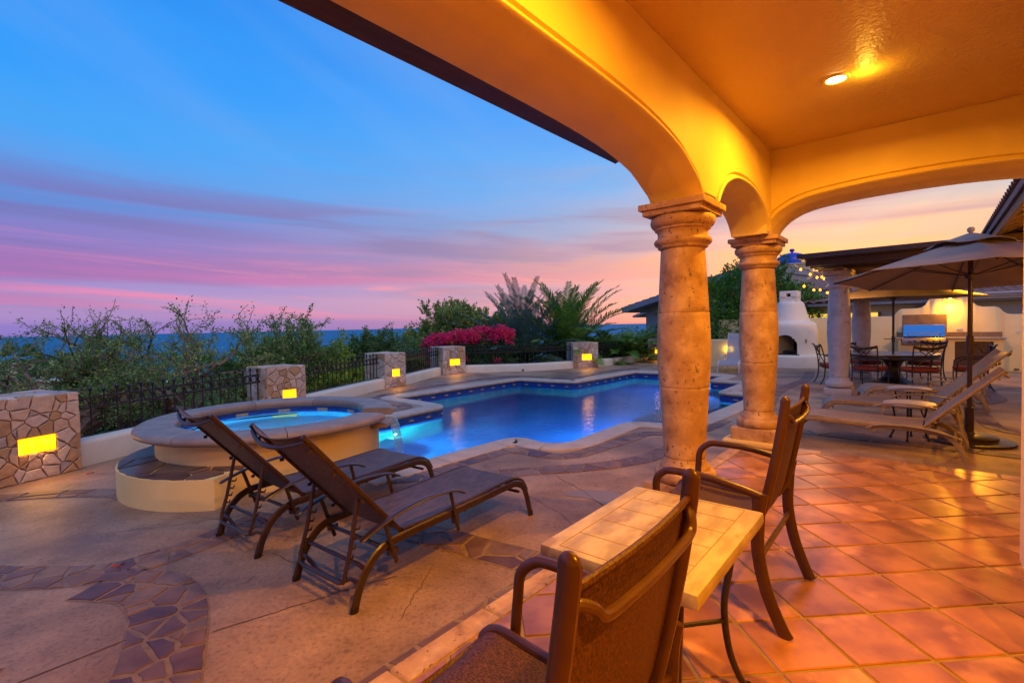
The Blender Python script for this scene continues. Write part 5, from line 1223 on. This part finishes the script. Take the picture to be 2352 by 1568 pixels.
def tiled_slab(name, parent, corners, thick=.16, rows_=10, cols_=26, m=roof_tile):
    # corners: eave-left, eave-right, ridge-right, ridge-left ; barrel tiles as ridged sheet (stuff)
    e0, e1, r1, r0_ = [Vector(c) for c in corners]; rows = []
    nrm = (e1 - e0).cross(r0_ - e0).normalized(); nrm = nrm if nrm.z > 0 else -nrm
    for i in range(rows_ + 1):
        for lift in ((0, .05) if i else (.05,)):
            row = []
            for j in range(cols_ * 4 + 1):
                f, g_ = j / (cols_ * 4), i / rows_; p = (e0.lerp(e1, f)).lerp(r0_.lerp(r1, f), g_)
                row.append(p + nrm * (.05 * abs(math.sin(math.pi * j / 4)) + lift * .7))
            rows.append(row)
    o = MB().sheet(rows).build(name, m, parent, smooth=False); o['kind'] = 'stuff'
    MB().add([e0 - nrm * thick, e1 - nrm * thick, r1 - nrm * thick, r0_ - nrm * thick, e0, e1, r1, r0_], [(0, 1, 2, 3), (0, 1, 5, 4), (1, 2, 6, 5), (2, 3, 7, 6), (3, 0, 4, 7), (4, 5, 6, 7)]).build('eave_board', trim_grey, parent, smooth=False)
def windowed_wall(parent, m, x0, x1, y0, y1, z0, z1): MB().box(((x0 + x1) / 2, (y0 + y1) / 2, (z0 + z1) / 2), (x1 - x0, y1 - y0, z1 - z0)).build('wall', m, parent, smooth=False)
# house of the viewer, roof edge coming in from the right
h = thing('tiled_eave', 'clay tiled roof edge with brown rafters coming in at the right above the umbrella', 'roof', rz=RZP)
e_in = [(5.9, -.70, 2.96), (12.8, -.70, 2.96), (12.8, -2.9, 3.95), (5.9, -2.9, 3.95)]
tiled_slab('roof_tiles', h, e_in, thick=.05, rows_=9, cols_=34)
MB().box((9.35, -.78, 2.87), (6.9, .05, .14)).build('fascia', wood_b, h, smooth=False)
x_ = 6.1
while x_ < 12.7:
    mb = MB(); mb.sheet([[(x_ + dx, -.80, 2.93), (x_ + dx, -2.0, 3.47), (x_ + dx, -2.0, 3.35), (x_ + dx, -.80, 2.81)] for dx in (0, .09)]); mb.f += [(0, 1, 2, 3), (4, 5, 6, 7)]; mb.build('rafter', wood_b, h, smooth=False); x_ += .6
MB().box((9.6, -2.1, 1.70), (6.3, .2, 3.38)).build('house_wall', stucco, h, smooth=False)
MB().box((9.2, -1.72, .10), (2.6, .55, .20), bev=.01).build('doorstep', stone_col, h, ang=50)

for k, xx in enumerate((6.9, 9.3)):
    wx, wy = ab(xx, 1.93); ws = thing('wall_sconce', ('glowing wall sconce on the house wall under the tiled eave, nearer the porch', 'glowing wall sconce on the house wall under the tiled eave, farther from the porch')[k], 'wall lamp', (wx, wy, 2.15), RZP, group='house wall sconces')
    MB().lathe([(.03, -.12), (.07, -.08), (.085, .10), (.06, .12)], seg=20).build('shade', emis('sconce_shade', (1, .55, .12), 2), ws)
    MB().box((0, -.05, 0), (.08, .06, .14)).build('bracket', black_iron, ws)
    point_light('sconce_light', ws, (0, .16, 0), 34, WARM, .08)
nb = thing('neighbour_house', 'grey neighbouring house with a sloping tiled roof rising behind the palms and columns', 'house')
A0, A1 = azp(12.68, .0308, 30), azp(26.5, .106, 26)
C_ = azp(15.4, 0, 30.4); dR = (Vector((A1.x, A1.y)) - Vector((A0.x, A0.y))).normalized(); nR = Vector((-dR.y, dR.x))
nvec = Vector((nR.x, nR.y, 0))
tiled_slab('roof_tiles', nb, [A0, A0 + nvec * 7, A1 + nvec * 7, A1], thick=.30, rows_=16, cols_=12)
c0 = Vector((C_.x, C_.y)); c1_ = Vector((A1.x, A1.y)) + nR * .6
zz1 = lambda p: A0.z + (A1.z - A0.z) * ((Vector((p.x, p.y)) - Vector((A0.x, A0.y))).dot(dR) / (Vector((A1.x, A1.y)) - Vector((A0.x, A0.y))).length) - .3
MB().add([(c0.x, c0.y, -2), (c1_.x, c1_.y, -2), (c1_.x, c1_.y, zz1(c1_)), (c0.x, c0.y, zz1(c0))] + [(c0.x + nR.x * 6, c0.y + nR.y * 6, -2), (c1_.x + nR.x * 6, c1_.y + nR.y * 6, -2), (c1_.x + nR.x * 6, c1_.y + nR.y * 6, zz1(c1_)), (c0.x + nR.x * 6, c0.y + nR.y * 6, zz1(c0))],
         [(0, 1, 2, 3), (4, 5, 6, 7), (0, 4, 7, 3), (1, 5, 6, 2), (3, 2, 6, 7)]).build('wall', grey_stucco, nb, smooth=False)
L0_, L1_ = azp(13.9, .0145, 34), azp(17.5, .034, 33)
tiled_slab('lower_roof_tiles', nb, [L0_, L0_ + nvec * 4, L1_ + nvec * 4, L1_], thick=.12, rows_=8, cols_=6)
dm_ = thing('domed_house', 'cream house with a cobalt blue dome and ball finial behind the citrus tree', 'house', azp(29.9, 0, 40)[:2] + (0,) if False else (azp(29.9, 0, 40).x, azp(29.9, 0, 40).y, 0), R(-20))
MB().lathe([(1.17, 5.42)] + [(1.15 * math.cos(a), 5.45 + .84 * math.sin(a)) for a in np.linspace(0, math.pi / 2 - .08, 14)] + [(.02, 6.30)], seg=40).build('dome', dome_m, dm_)
MB().lathe([(0, 6.26), (.06, 6.28), (.06, 6.33), (.15, 6.38), (.17, 6.46), (.13, 6.54), (0, 6.58)], seg=16).build('finial', dome_m, dm_)
MB().lathe([(1.26, 4.2), (1.26, 5.32), (1.36, 5.34), (1.36, 5.42), (1.17, 5.43)], seg=40).build('drum', stucco_yellow, dm_)
tiled_slab('roof_tiles', dm_, [(-4.5, -3.2, 3.4), (6.0, -3.2, 3.4), (3.5, .8, 4.9), (-2.5, .8, 4.9)], thick=.2, rows_=10, cols_=20)
MB().box((.7, .5, 1.2), (9.0, 6.5, 4.4)).build('wall', stucco_yellow, dm_, smooth=False)
# grey house behind the kitchen wall
kb = thing('rear_house', 'long grey neighbouring house with pale eaves and a lit window strip behind the kitchen wall', 'house', (11.2, 19.2, 0), RZB)
MB().box((4.2, 2.0, .9), (8.4, 3.8, 2.36)).build('wall', grey_stucco, kb, smooth=False)
MB().box((6.9, .6, 1.05), (5.2, 1.2, 2.06)).build('wall', grey_stucco, kb, smooth=False)
for z_, o_ in ((2.12, .0), (2.19, -.10), (2.26, -.2)): MB().box((7.0, .35 + o_, z_), (5.8, 1.9, .06)).build('eave_moulding', mat('pale_trim', (.48, .49, .54), rough=.6), kb, smooth=False)
tiled_slab('roof_tiles', kb, [(-.6, -.45, 2.12), (9.0, -.45, 2.12), (8.0, 2.4, 2.62), (.6, 2.4, 2.62)], thick=.10, rows_=8, cols_=30)
win_m = emis('lit_window', (1.0, .62, .10), .75)
for k in range(4): MB().box((.45 + k * .62, .085, 1.60), (.52, .03, .30)).build('window', win_m, kb, smooth=False)
for k in range(5): MB().box((.14 + k * .62, .07, 1.60), (.09, .05, .34)).build('window_post', wood_b, kb, smooth=False)
# distant white houses on the slope
for k, (az_, d_, w_, hh, zt, lab) in enumerate(((-47.5, 62, 9, 2.6, -2.6, 'distant white flat roofed villa at the far left edge below the trees'), (-42.2, 90, 14, 3.2, -4.6, 'long distant white building seen through the gnarled tree'),
                                                 (-38.3, 80, 8, 2.8, -5.2, 'small distant cream building low between the branches'), (-44.6, 120, 12, 3.5, -3.2, 'far white building below the distant fan palm'))):
    p = azp(az_, 0, d_); ds = thing('distant_house', lab, 'house', (p.x, p.y, zt - hh), R(-az_), group='distant white houses on the slope')
    MB().box((0, 0, hh / 2), (w_, 5, hh)).build('wall', stucco_white, ds, smooth=False); MB().box((0, 0, hh + .1), (w_ + .6, 5.6, .2)).build('roof', stucco_white, ds, smooth=False)
    for j in range(3): MB().box((-w_ / 3 + j * w_ / 3, -2.52, hh * .5), (w_ * .14, .06, hh * .4)).build('window', black_m, ds, smooth=False)
    MB().box((0, 0, -3), (w_ * .96, 4.8, 6)).build('plinth', stucco_white, ds, smooth=False)

# ================================================================== VEGETATION
def leaves_obj(name, pts, dirs, size, m, parent, width=.5, fold=True, seed=0, jitter=.9):
    rg = np.random.default_rng(seed); n = len(pts); pts = np.asarray(pts, float); d = np.asarray(dirs, float) + rg.normal(0, jitter, (n, 3)); d /= np.linalg.norm(d, axis=1)[:, None] + 1e-9
    w = np.cross(d, rg.normal(0, 1, (n, 3))); w /= np.linalg.norm(w, axis=1)[:, None] + 1e-9
    s = size * rg.uniform(.6, 1.25, (n, 1)); V = np.stack([pts, pts + d * s * .5 + w * s * width * .5, pts + d * s, pts + d * s * .5 - w * s * width * .5], 1).reshape(-1, 3)
    me = bpy.data.meshes.new(name); me.vertices.add(4 * n); me.vertices.foreach_set('co', V.ravel()); me.loops.add(4 * n); me.loops.foreach_set('vertex_index', np.arange(4 * n, dtype=np.int32))
    me.polygons.add(n); me.polygons.foreach_set('loop_start', np.arange(0, 4 * n, 4, dtype=np.int32)); me.polygons.foreach_set('loop_total', np.full(n, 4, dtype=np.int32)); me.update(calc_edges=True); me.materials.append(m)
    o = bpy.data.objects.new(name, me); col.objects.link(o); o.parent = parent; return o
def grow(base, H, spread, seed, kinds=4, gnarl=.35, up=.35, depth=4, trunk_r=.12, lean=(0, 0), n1=5, first=.30, leaf_per=8, twig_out=.0):
    rg = random.Random(seed); tubes = []; lp, ld = [], []
    def branch(p, d, L, r_, dep):
        n = 5 if dep < 3 else 4; pts = [p.copy()]; q_ = p.copy(); dd = d.copy()
        for i in range(n):
            dd = (dd + Vector((rg.gauss(0, gnarl), rg.gauss(0, gnarl), rg.gauss(0, gnarl * .7) + up * .25)) * .55).normalized()
            q_ = q_ + dd * (L / n); pts.append(q_.copy())
        tubes.append((pts, r_, dep))
        if dep >= depth - 1:
            for i in range(1, len(pts)):
                for _ in range(leaf_per):
                    t_ = rg.random(); c = pts[i - 1].lerp(pts[i], t_); lp.append(tuple(c + Vector((rg.gauss(0, .02), rg.gauss(0, .02), rg.gauss(0, .02))))); ld.append(tuple(dd))
        if dep < depth:
            k = rg.randint(kinds - 1, kinds + 1) if dep else n1
            for j in range(k):
                i = rg.randint(2, n) if dep else rg.randint(max(1, n - 3), n); a = rg.uniform(0, 2 * math.pi); sp_ = rg.uniform(.5, 1.15) * (spread if dep == 0 else 1)
                nd = (dd * .55 + Vector((math.cos(a) * sp_, math.sin(a) * sp_, rg.uniform(-.15, .55) + up))).normalized()
                branch(pts[i], nd, L * rg.uniform(.50, .85), r_ * rg.uniform(.45, .62), dep + 1)
    branch(Vector(base), Vector((lean[0], lean[1], 1)).normalized(), H * first, trunk_r, 0)
    return tubes, lp, ld
def tree(name, label, cat, x, y, z, H, spread=1., seed=0, leafm=None, barkm=None, leaf=.07, group=None, crown='crown', **kw):
    tubes, lp, ld = grow((0, 0, 0), H, spread, seed, **kw)
    t = thing(name, label, cat, (x, y, z), group=group)
    top = max(p[2] for p in lp); k = H / top if top > 0 else 1
    w = MB()
    for pts, r_, dep in tubes:
        if dep >= 4 and r_ < .0025: seg = 3
        else: seg = 7 if dep == 0 else (5 if dep < 3 else 3)
        pts = [p * k for p in pts]; n = len(pts); w.tube(pts, max(r_, .004), seg, cap=dep == 0, taper=[1 - .45 * i / (n - 1) for i in range(n)])
    w.build('branches', barkm or bark, t)
    leaves_obj(crown, np.array(lp) * k, ld, leaf, leafm, t, seed=seed); return t
G_ = 'shrubby trees beyond the fence'
tree('gnarled_tree', 'gnarled sparse tree with bare reddish twigs rising at the far left against the sea', 'tree', -8.35, 8.8, -1.6, 3.95, 1.35, 21, leaf_olive, bark, .05, G_, kinds=3, gnarl=.6, up=.12, depth=5, trunk_r=.16, n1=7, leaf_per=4, first=.26)
tree('gnarled_tree', 'gnarled bushy tree behind the ringed fence, left of the spa', 'tree', -6.9, 10.3, -1.7, 3.9, 1.5, 38, leaf_olive, bark, .055, G_, kinds=3, gnarl=.6, up=.10, depth=5, trunk_r=.17, n1=8, leaf_per=6, first=.24)
tree('gnarled_tree', 'gnarled tree with twiggy olive crown above the second pillar', 'tree', -7.1, 12.8, -1.8, 4.15, 1.6, 45, leaf_olive, bark, .07, G_, kinds=4, gnarl=.5, up=.08, depth=4, trunk_r=.16, n1=7, leaf_per=14, first=.22)
tree('gnarled_tree', 'low dark tangled tree at the left frame edge above the nearest pillar', 'tree', -9.6, 8.6, -2.1, 2.6, 1.5, 52, leaf_dark, bark_d, .07, G_, kinds=4, gnarl=.5, up=.0, depth=4, trunk_r=.14, n1=6, leaf_per=12, first=.25)
tree('shrub_tree', 'dense low olive shrub between the gnarled trees and the yellow-green one', 'tree', -6.9, 14.6, -2.2, 3.95, 1.8, 66, leaf_olive, bark, .075, G_, kinds=4, gnarl=.4, up=.1, depth=4, trunk_r=.10, n1=8, leaf_per=14, first=.20)
tree('yellow_green_tree', 'yellow-green leafed tree behind the fence between the second and third pillars', 'tree', -5.1, 13.3, -2.0, 3.55, 1.4, 71, leaf_yel, bark_d, .085, G_, kinds=4, gnarl=.4, up=.12, depth=4, trunk_r=.10, n1=8, leaf_per=13, first=.22)
tree('dark_tree', 'rounded dark green tree above the narrow stone pillar', 'tree', -4.7, 17.6, -2.2, 4.0, 1.5, 84, leaf_dark, bark_d, .085, G_, kinds=4, gnarl=.45, up=.12, depth=4, trunk_r=.14, n1=8, leaf_per=14, first=.25)
tree('tall_shrub', 'tall grey-green shrub with upright leafy shoots behind the left end of the bougainvillea', 'shrub', -3.5, 21.5, -2.2, 4.5, 1.0, 91, leaf_tall, bark_d, .12, G_, kinds=4, gnarl=.22, up=.65, depth=4, trunk_r=.08, n1=12, leaf_per=11, first=.22)
tree('tall_shrub', 'tall leafy shrub with upright shoots behind the middle of the bougainvillea', 'shrub', -2.0, 21.3, -2.2, 5.1, 1.0, 95, leaf_tall, bark_d, .13, G_, kinds=4, gnarl=.22, up=.65, depth=4, trunk_r=.08, n1=12, leaf_per=12, first=.22)
tree('tall_shrub', 'leafy shrub between the bougainvillea and the blue-green palm', 'shrub', -.7, 21.8, -2.2, 4.9, 1.0, 99, leaf_tall, bark_d, .13, G_, kinds=4, gnarl=.25, up=.55, depth=4, trunk_r=.08, n1=12, leaf_per=12, first=.22)
# hedge of shrubs lower down, reads as one mass
def mass(name, label, boxes, n, size, m, seed, stuff=True, parent=None):
    rg = np.random.default_rng(seed); P, D = [], []
    for (cx_, cy_, cz_, rx, ry, rz_) in boxes:
        k = int(n * (rx * ry + ry * rz_ + rx * rz_) / sum((b_[3] * b_[4] + b_[4] * b_[5] + b_[3] * b_[5]) for b_ in boxes)); v_ = rg.normal(0, 1, (k, 3)); v_ /= np.linalg.norm(v_, axis=1)[:, None]
        bump = 1 + .16 * np.sin(v_[:, 0] * 7 + cx_) * np.cos(v_[:, 1] * 6 + cy_) + .12 * np.sin(v_[:, 2] * 11 + v_[:, 0] * 5)
        rr = (rg.uniform(.62, 1.0, (k, 1)) ** .6) * bump[:, None]; P.append(v_ * rr * [rx, ry, rz_] + [cx_, cy_, cz_]); D.append(v_ + [0, 0, .4])
    o = leaves_obj(name, np.vstack(P), np.vstack(D), size, m, parent, seed=seed, jitter=.7)
    if stuff: tag(o, label, 'foliage', kind='stuff')
    return o
mass('undergrowth', 'dark mass of undergrowth on the slope beyond the fences', [(-11.5, 15.5, -1.9, 2.6, 1.6, 1.2), (-7.2, 15.8, -1.5, 2.2, 1.6, 1.6), (-6.2, 19.5, -1.3, 2.4, 1.6, 2.0), (-4.2, 20.5, -.9, 2.2, 1.2, 1.9), (-10.5, 18, -2.0, 3, 2.4, 1.9),
      (-14, 15, -2.4, 4, 3, 1.9), (-9, 24, -2, 4, 2.5, 2.6), (-2.8, 24.2, -.6, 3.4, 1.4, 2.2), (-13.5, 21, -2.4, 3.6, 3, 2.0), (-17, 19, -2.6, 4, 4, 2.0)], 46000, .11, leaf_dark, 5)
mass('hedge', 'mid green hedge crowding the outside of the iron fences on the left', [(-8.6, 13.0, -.25, 1.7, 1.2, 1.35), (-6.9, 15.4, -.1, 1.5, 1.0, 1.45), (-5.4, 17.2, -.05, 1.4, 1.0, 1.4), (-4.6, 19.6, .1, 1.6, .9, 1.35), (-9.4, 10.6, -1.0, 1.3, 1.3, 1.2), (-11, 11.6, -1.1, 1.6, 1.6, 1.3), (-3.6, 22.6, .3, 1.7, .9, 1.5), (-1.8, 23.2, .6, 2.2, .8, 1.5)], 46000, .10, leaf_hedge, 55)
mass('hedge', 'dark leafy hedge behind the iron fence under the palms', [(1.2, 19.0, .1, 2.3, .7, .75), (4.0, 20.4, .1, 2.0, .8, .8), (6.2, 22.8, .3, 2.0, .8, 1.0)], 15000, .10, leaf_dark, 6)
mass('far_trees', 'distant low scrub and trees on the slope down to the sea', [(-60, 55, -6.4, 16, 8, 2.6), (-38, 60, -6.5, 12, 8, 3.0), (-75, 80, -9, 22, 10, 3.6), (-20, 75, -7.6, 16, 8, 3.2), (-45, 110, -13, 30, 12, 5), (-100, 100, -12, 26, 14, 4.4), (5, 80, -7, 18, 8, 4), (-30, 38, -4.2, 6, 5, 1.7), (-44, 40, -4.4, 6, 5, 1.9), (-20, 42, -4.4, 7, 4, 1.6)], 60000, .55, leaf_olive, 7)
# bougainvillea
t = thing('bougainvillea', 'dense bougainvillea hedge covered in magenta and red flowers above the fence', 'shrub', (-1.45, 18.05, 0))
rg = np.random.default_rng(9)
boxes = [(-1.15, -.1, .74, .65, .5, .46), (-.40, 0, .82, .7, .5, .50), (.35, .05, .90, .7, .5, .50), (1.0, .1, .92, .55, .5, .50), (-.6, 0, .1, 1.1, .5, .5), (.5, .1, .1, 1.1, .5, .5)]
o = mass('foliage', '', boxes, 17000, .075, leaf_dark, 10, stuff=False, parent=t)
P, D = [], []
for k in range(330):
    bi = int(rg.integers(0, 4)); b_ = boxes[bi]; v_ = rg.normal(0, 1, 3); v_[2] = abs(v_[2]) * 1.1 + .05; v_[1] = -abs(v_[1]) * .9 if rg.random() < .8 else v_[1]; v_ /= np.linalg.norm(v_)
    if v_[2] < .35 and rg.random() < .9: continue
    c = np.array(b_[:3]) + v_ * np.array(b_[3:]) * 1.06; m_ = int(rg.integers(22, 60)); P.append(c + rg.normal(0, .055, (m_, 3))); D.append(np.tile(v_, (m_, 1)))
for c in ((-1.62, -.35, .35), (-1.68, -.4, .0), (-1.6, -.4, -.25), (.9, -.5, .30), (-.25, -.5, .38), (-1.75, -.3, .55)): P.append(np.array(c) + rg.normal(0, .06, (60, 3))); D.append(np.tile([0, -1, .2], (60, 1)))
leaves_obj('flowers', np.vstack(P), np.vstack(D), .075, leaf_flower, t, width=.9, seed=12)
w = MB()
for k in range(7): w.tube(catmull([(-1 + k * .33, .1, -1.9), (-.95 + k * .33, .05, -.6), (-.9 + k * .32, 0, .4)], 3), .03, 5)
w.build('stems', bark_d, t)

# palms
def palm(label, x, y, z, fr, L, m, seed, trunk=.5, up=(.2, 1.3), droop=1.0, lw=.028, ll=.42, bias=None, group='feathery palms behind the fence', name='palm_tree'):
    rg = random.Random(seed); t = thing(name, label, 'palm', (x, y, z), group=group)
    MB().lathe([(.30, -1.6), (.24, -.6), (.28, 0), (.22, trunk), (.0, trunk + .15)], seg=12).build('trunk', bark_d, t)
    for k in range(fr):
        a = 2 * math.pi * (k * .381966 % 1) + rg.uniform(-.2, .2)
        e = up[0] + (up[1] - up[0]) * ((k + .5) / fr) ** .8; Lk = L * rg.uniform(.8, 1.1) * (1 if bias is None else (1 + .25 * math.cos(a - bias)))
        p = Vector((0, 0, trunk)); pts = [p.copy()]; el_ = e; n = 14
        for i in range(n):
            el_ -= droop * (.012 + .075 * (i / n) ** 1.5) * rg.uniform(.8, 1.2); p = p + Vector((math.cos(a) * math.cos(el_), math.sin(a) * math.cos(el_), math.sin(el_))) * Lk / n; pts.append(p.copy())
        fr_ = MB().tube(pts, .018, 5, taper=[1 - .8 * i / n for i in range(n + 1)]); np_ = 42
        for i in range(4, np_ + 1):
            s_ = i / np_ * n; j = min(int(s_), n - 1); c = pts[j].lerp(pts[j + 1], s_ - j); tg = (pts[j + 1] - pts[j]).normalized()
            side = tg.cross(Vector((0, 0, 1))).normalized() if abs(tg.z) < .98 else Vector((math.sin(a), -math.cos(a), 0)); upn = side.cross(tg).normalized()
            f = i / np_; l_ = ll * math.sin(math.pi * (.12 + .80 * f)) ** .7 * rg.uniform(.85, 1.1)
            for sg in (-1, 1):
                d = (side * sg * .80 + tg * (.55 + .5 * f) + upn * rg.uniform(.05, .45)).normalized(); mid = c + d * l_ * .5; tip = c + d * l_ + Vector((0, 0, -.10 * l_)); wv = tg * lw * .5
                fr_.add([c - wv * .6, c + wv * .6, mid + wv, tip, mid - wv], [(0, 1, 2, 3, 4)])
        fr_.build('frond', m, t, smooth=False)
    return t
palm('blue-green palm with upright feathery fronds right of the bougainvillea', .42, 19.6, -.45, 56, 3.35, leaf_palmb, 3, trunk=.5, up=(-.2, 1.5), droop=.95, ll=.42, lw=.065)
palm('tallest green date palm with arching fronds behind the fourth lit pillar', 2.25, 19.9, -.30, 60, 3.4, leaf_palm, 8, trunk=.55, up=(-.2, 1.5), droop=1.3, ll=.50, lw=.075)
palm('low spreading palm with drooping fronds left of the nearest column', 4.35, 20.6, -.75, 48, 2.9, leaf_palm, 14, trunk=.5, up=(-.1, 1.0), droop=1.7, ll=.52, lw=.095)
palm('low dark palm beside the neighbouring house, half hidden by the nearest column', 5.7, 22.0, -.6, 24, 2.4, leaf_palm, 15, trunk=.4, up=(-.2, .95), droop=1.6, ll=.48, lw=.09)
def fanpalm(label, az_, d_, ztop, sc_):
    p = azp(az_, 0, d_); rg = random.Random(int(d_)); t = thing('fan_palm', label, 'palm', (p.x, p.y, ztop), group='distant fan palms on the slope'); MB().tube([(0, 0, -8), (0, 0, 0)], .16, 7).build('trunk', bark_d, t)
    w = MB()
    for k in range(46):
        a = rg.uniform(0, 2 * math.pi); e = rg.uniform(-.7, 1.3); d = Vector((math.cos(a) * math.cos(e), math.sin(a) * math.cos(e), math.sin(e))); c = d * .7 * sc_; s_ = d.cross(Vector((0, 0, 1))).normalized(); u_ = s_.cross(d)
        for j in range(9):
            b_ = (j - 4) * .32; dd = (d * math.cos(b_) + (s_ * .9 + u_ * .3) * math.sin(b_)).normalized(); tip = c + dd * .75 * sc_ + Vector((0, 0, -.15 * sc_)); wv = dd.cross(d).normalized() * .04 * sc_ if j != 4 else u_ * .04 * sc_
            w.add([c, c + dd * .4 * sc_ + wv, tip, c + dd * .4 * sc_ - wv], [(0, 1, 2, 3)])
    w.build('crown', leaf_dark, t, smooth=False)
fanpalm('distant fan palm silhouetted against the sea at the far left', -45.2, 60, -.1 - .3, 1.15)
fanpalm('lower distant fan palm right of the silhouetted one', -44.3, 62, -1.7, 1.1)
fanpalm('second lower distant fan palm beside the white villa', -43.0, 66, -1.6, 1.1)
fanpalm('distant fan palm at the very left frame edge', -46.3, 52, -1.4, 1.1)

# citrus tree behind the fireplace
t = thing('citrus_tree', 'big dense citrus tree with small orange fruit behind the fireplace', 'tree', (9.0, 19.6, 0))
w = MB()
for a in range(6): w.tube(catmull([(0, 0, -1), (.1 * math.cos(a), .1 * math.sin(a), .6), (1.1 * math.cos(a), 1.0 * math.sin(a), 1.8), (1.9 * math.cos(a + .3), 1.5 * math.sin(a + .3), 2.7)], 4), .09, 7, taper=[1 - .7 * i / 12 for i in range(13)])
w.build('trunk', bark_d, t)
cb_ = [(-1.3, -.3, 1.75, 1.3, 1.2, 1.5), (.2, -.5, 2.2, 1.4, 1.2, 1.6), (1.7, -.1, 1.9, 1.5, 1.2, 1.35), (.7, .2, 2.75, 1.1, 1.0, 1.0), (2.9, .0, 1.5, 1.2, 1.1, 1.1), (-.9, -.9, .9, 1.5, .9, 1.1), (1.2, -.9, .9, 1.6, .9, 1.1), (-2.1, .2, 1.2, .9, .9, 1.2)]
mass('crown', '', cb_, 42000, .12, leaf_citrus, 22, stuff=False, parent=t)
rg_ = np.random.default_rng(31); f0 = None
for k in range(46):
    b_ = cb_[int(rg_.integers(0, len(cb_)))]; v_ = rg_.normal(0, 1, 3); v_[1] = -abs(v_[1]); v_ /= np.linalg.norm(v_); c = np.array(b_[:3]) + v_ * np.array(b_[3:]) * 1.0
    if f0 is None: f0 = MB().lathe([(0, -.04), (.028, -.028), (.04, 0), (.028, .028), (0, .04)], seg=10).build('orange', fruit_m, t); o = f0
    else: o = f0.copy(); col.objects.link(o)
    o.location = c
tree('shrub_tree', 'thin leafy sprig of a taller tree beside the blue dome', 'tree', 10.4, 20.2, 0, 4.1, .8, 120, leaf_citrus, bark_d, .10, None, kinds=4, gnarl=.3, up=.5, depth=4, trunk_r=.07, n1=7, leaf_per=6, first=.3)

# fallen petals
for k, (x, y, lab) in enumerate(((-2.42, 2.20, 'dry red bougainvillea bract fallen on the bottom left concrete disc'), (-3.1 + .45, 3.20, 'small red bract on the flagstone band by the loungers'), (-4.72, 5.38, 'magenta petal at the foot of the nearest parapet'))):
    w = MB()
    for j in range(3):
        a = j * 2.1 + k; w.add([(0, 0, .004), (.028 * math.cos(a), .028 * math.sin(a), .016), (.045 * math.cos(a + .35), .045 * math.sin(a + .35), .006), (.026 * math.cos(a + .8), .026 * math.sin(a + .8), .003)], [(0, 1, 2, 3)])
    o = w.build('fallen_petal', mat('red_petal', (.35, .04, .02), rough=.7), smooth=False); o.location = (x, y, .006); tag(o, lab, 'petal')
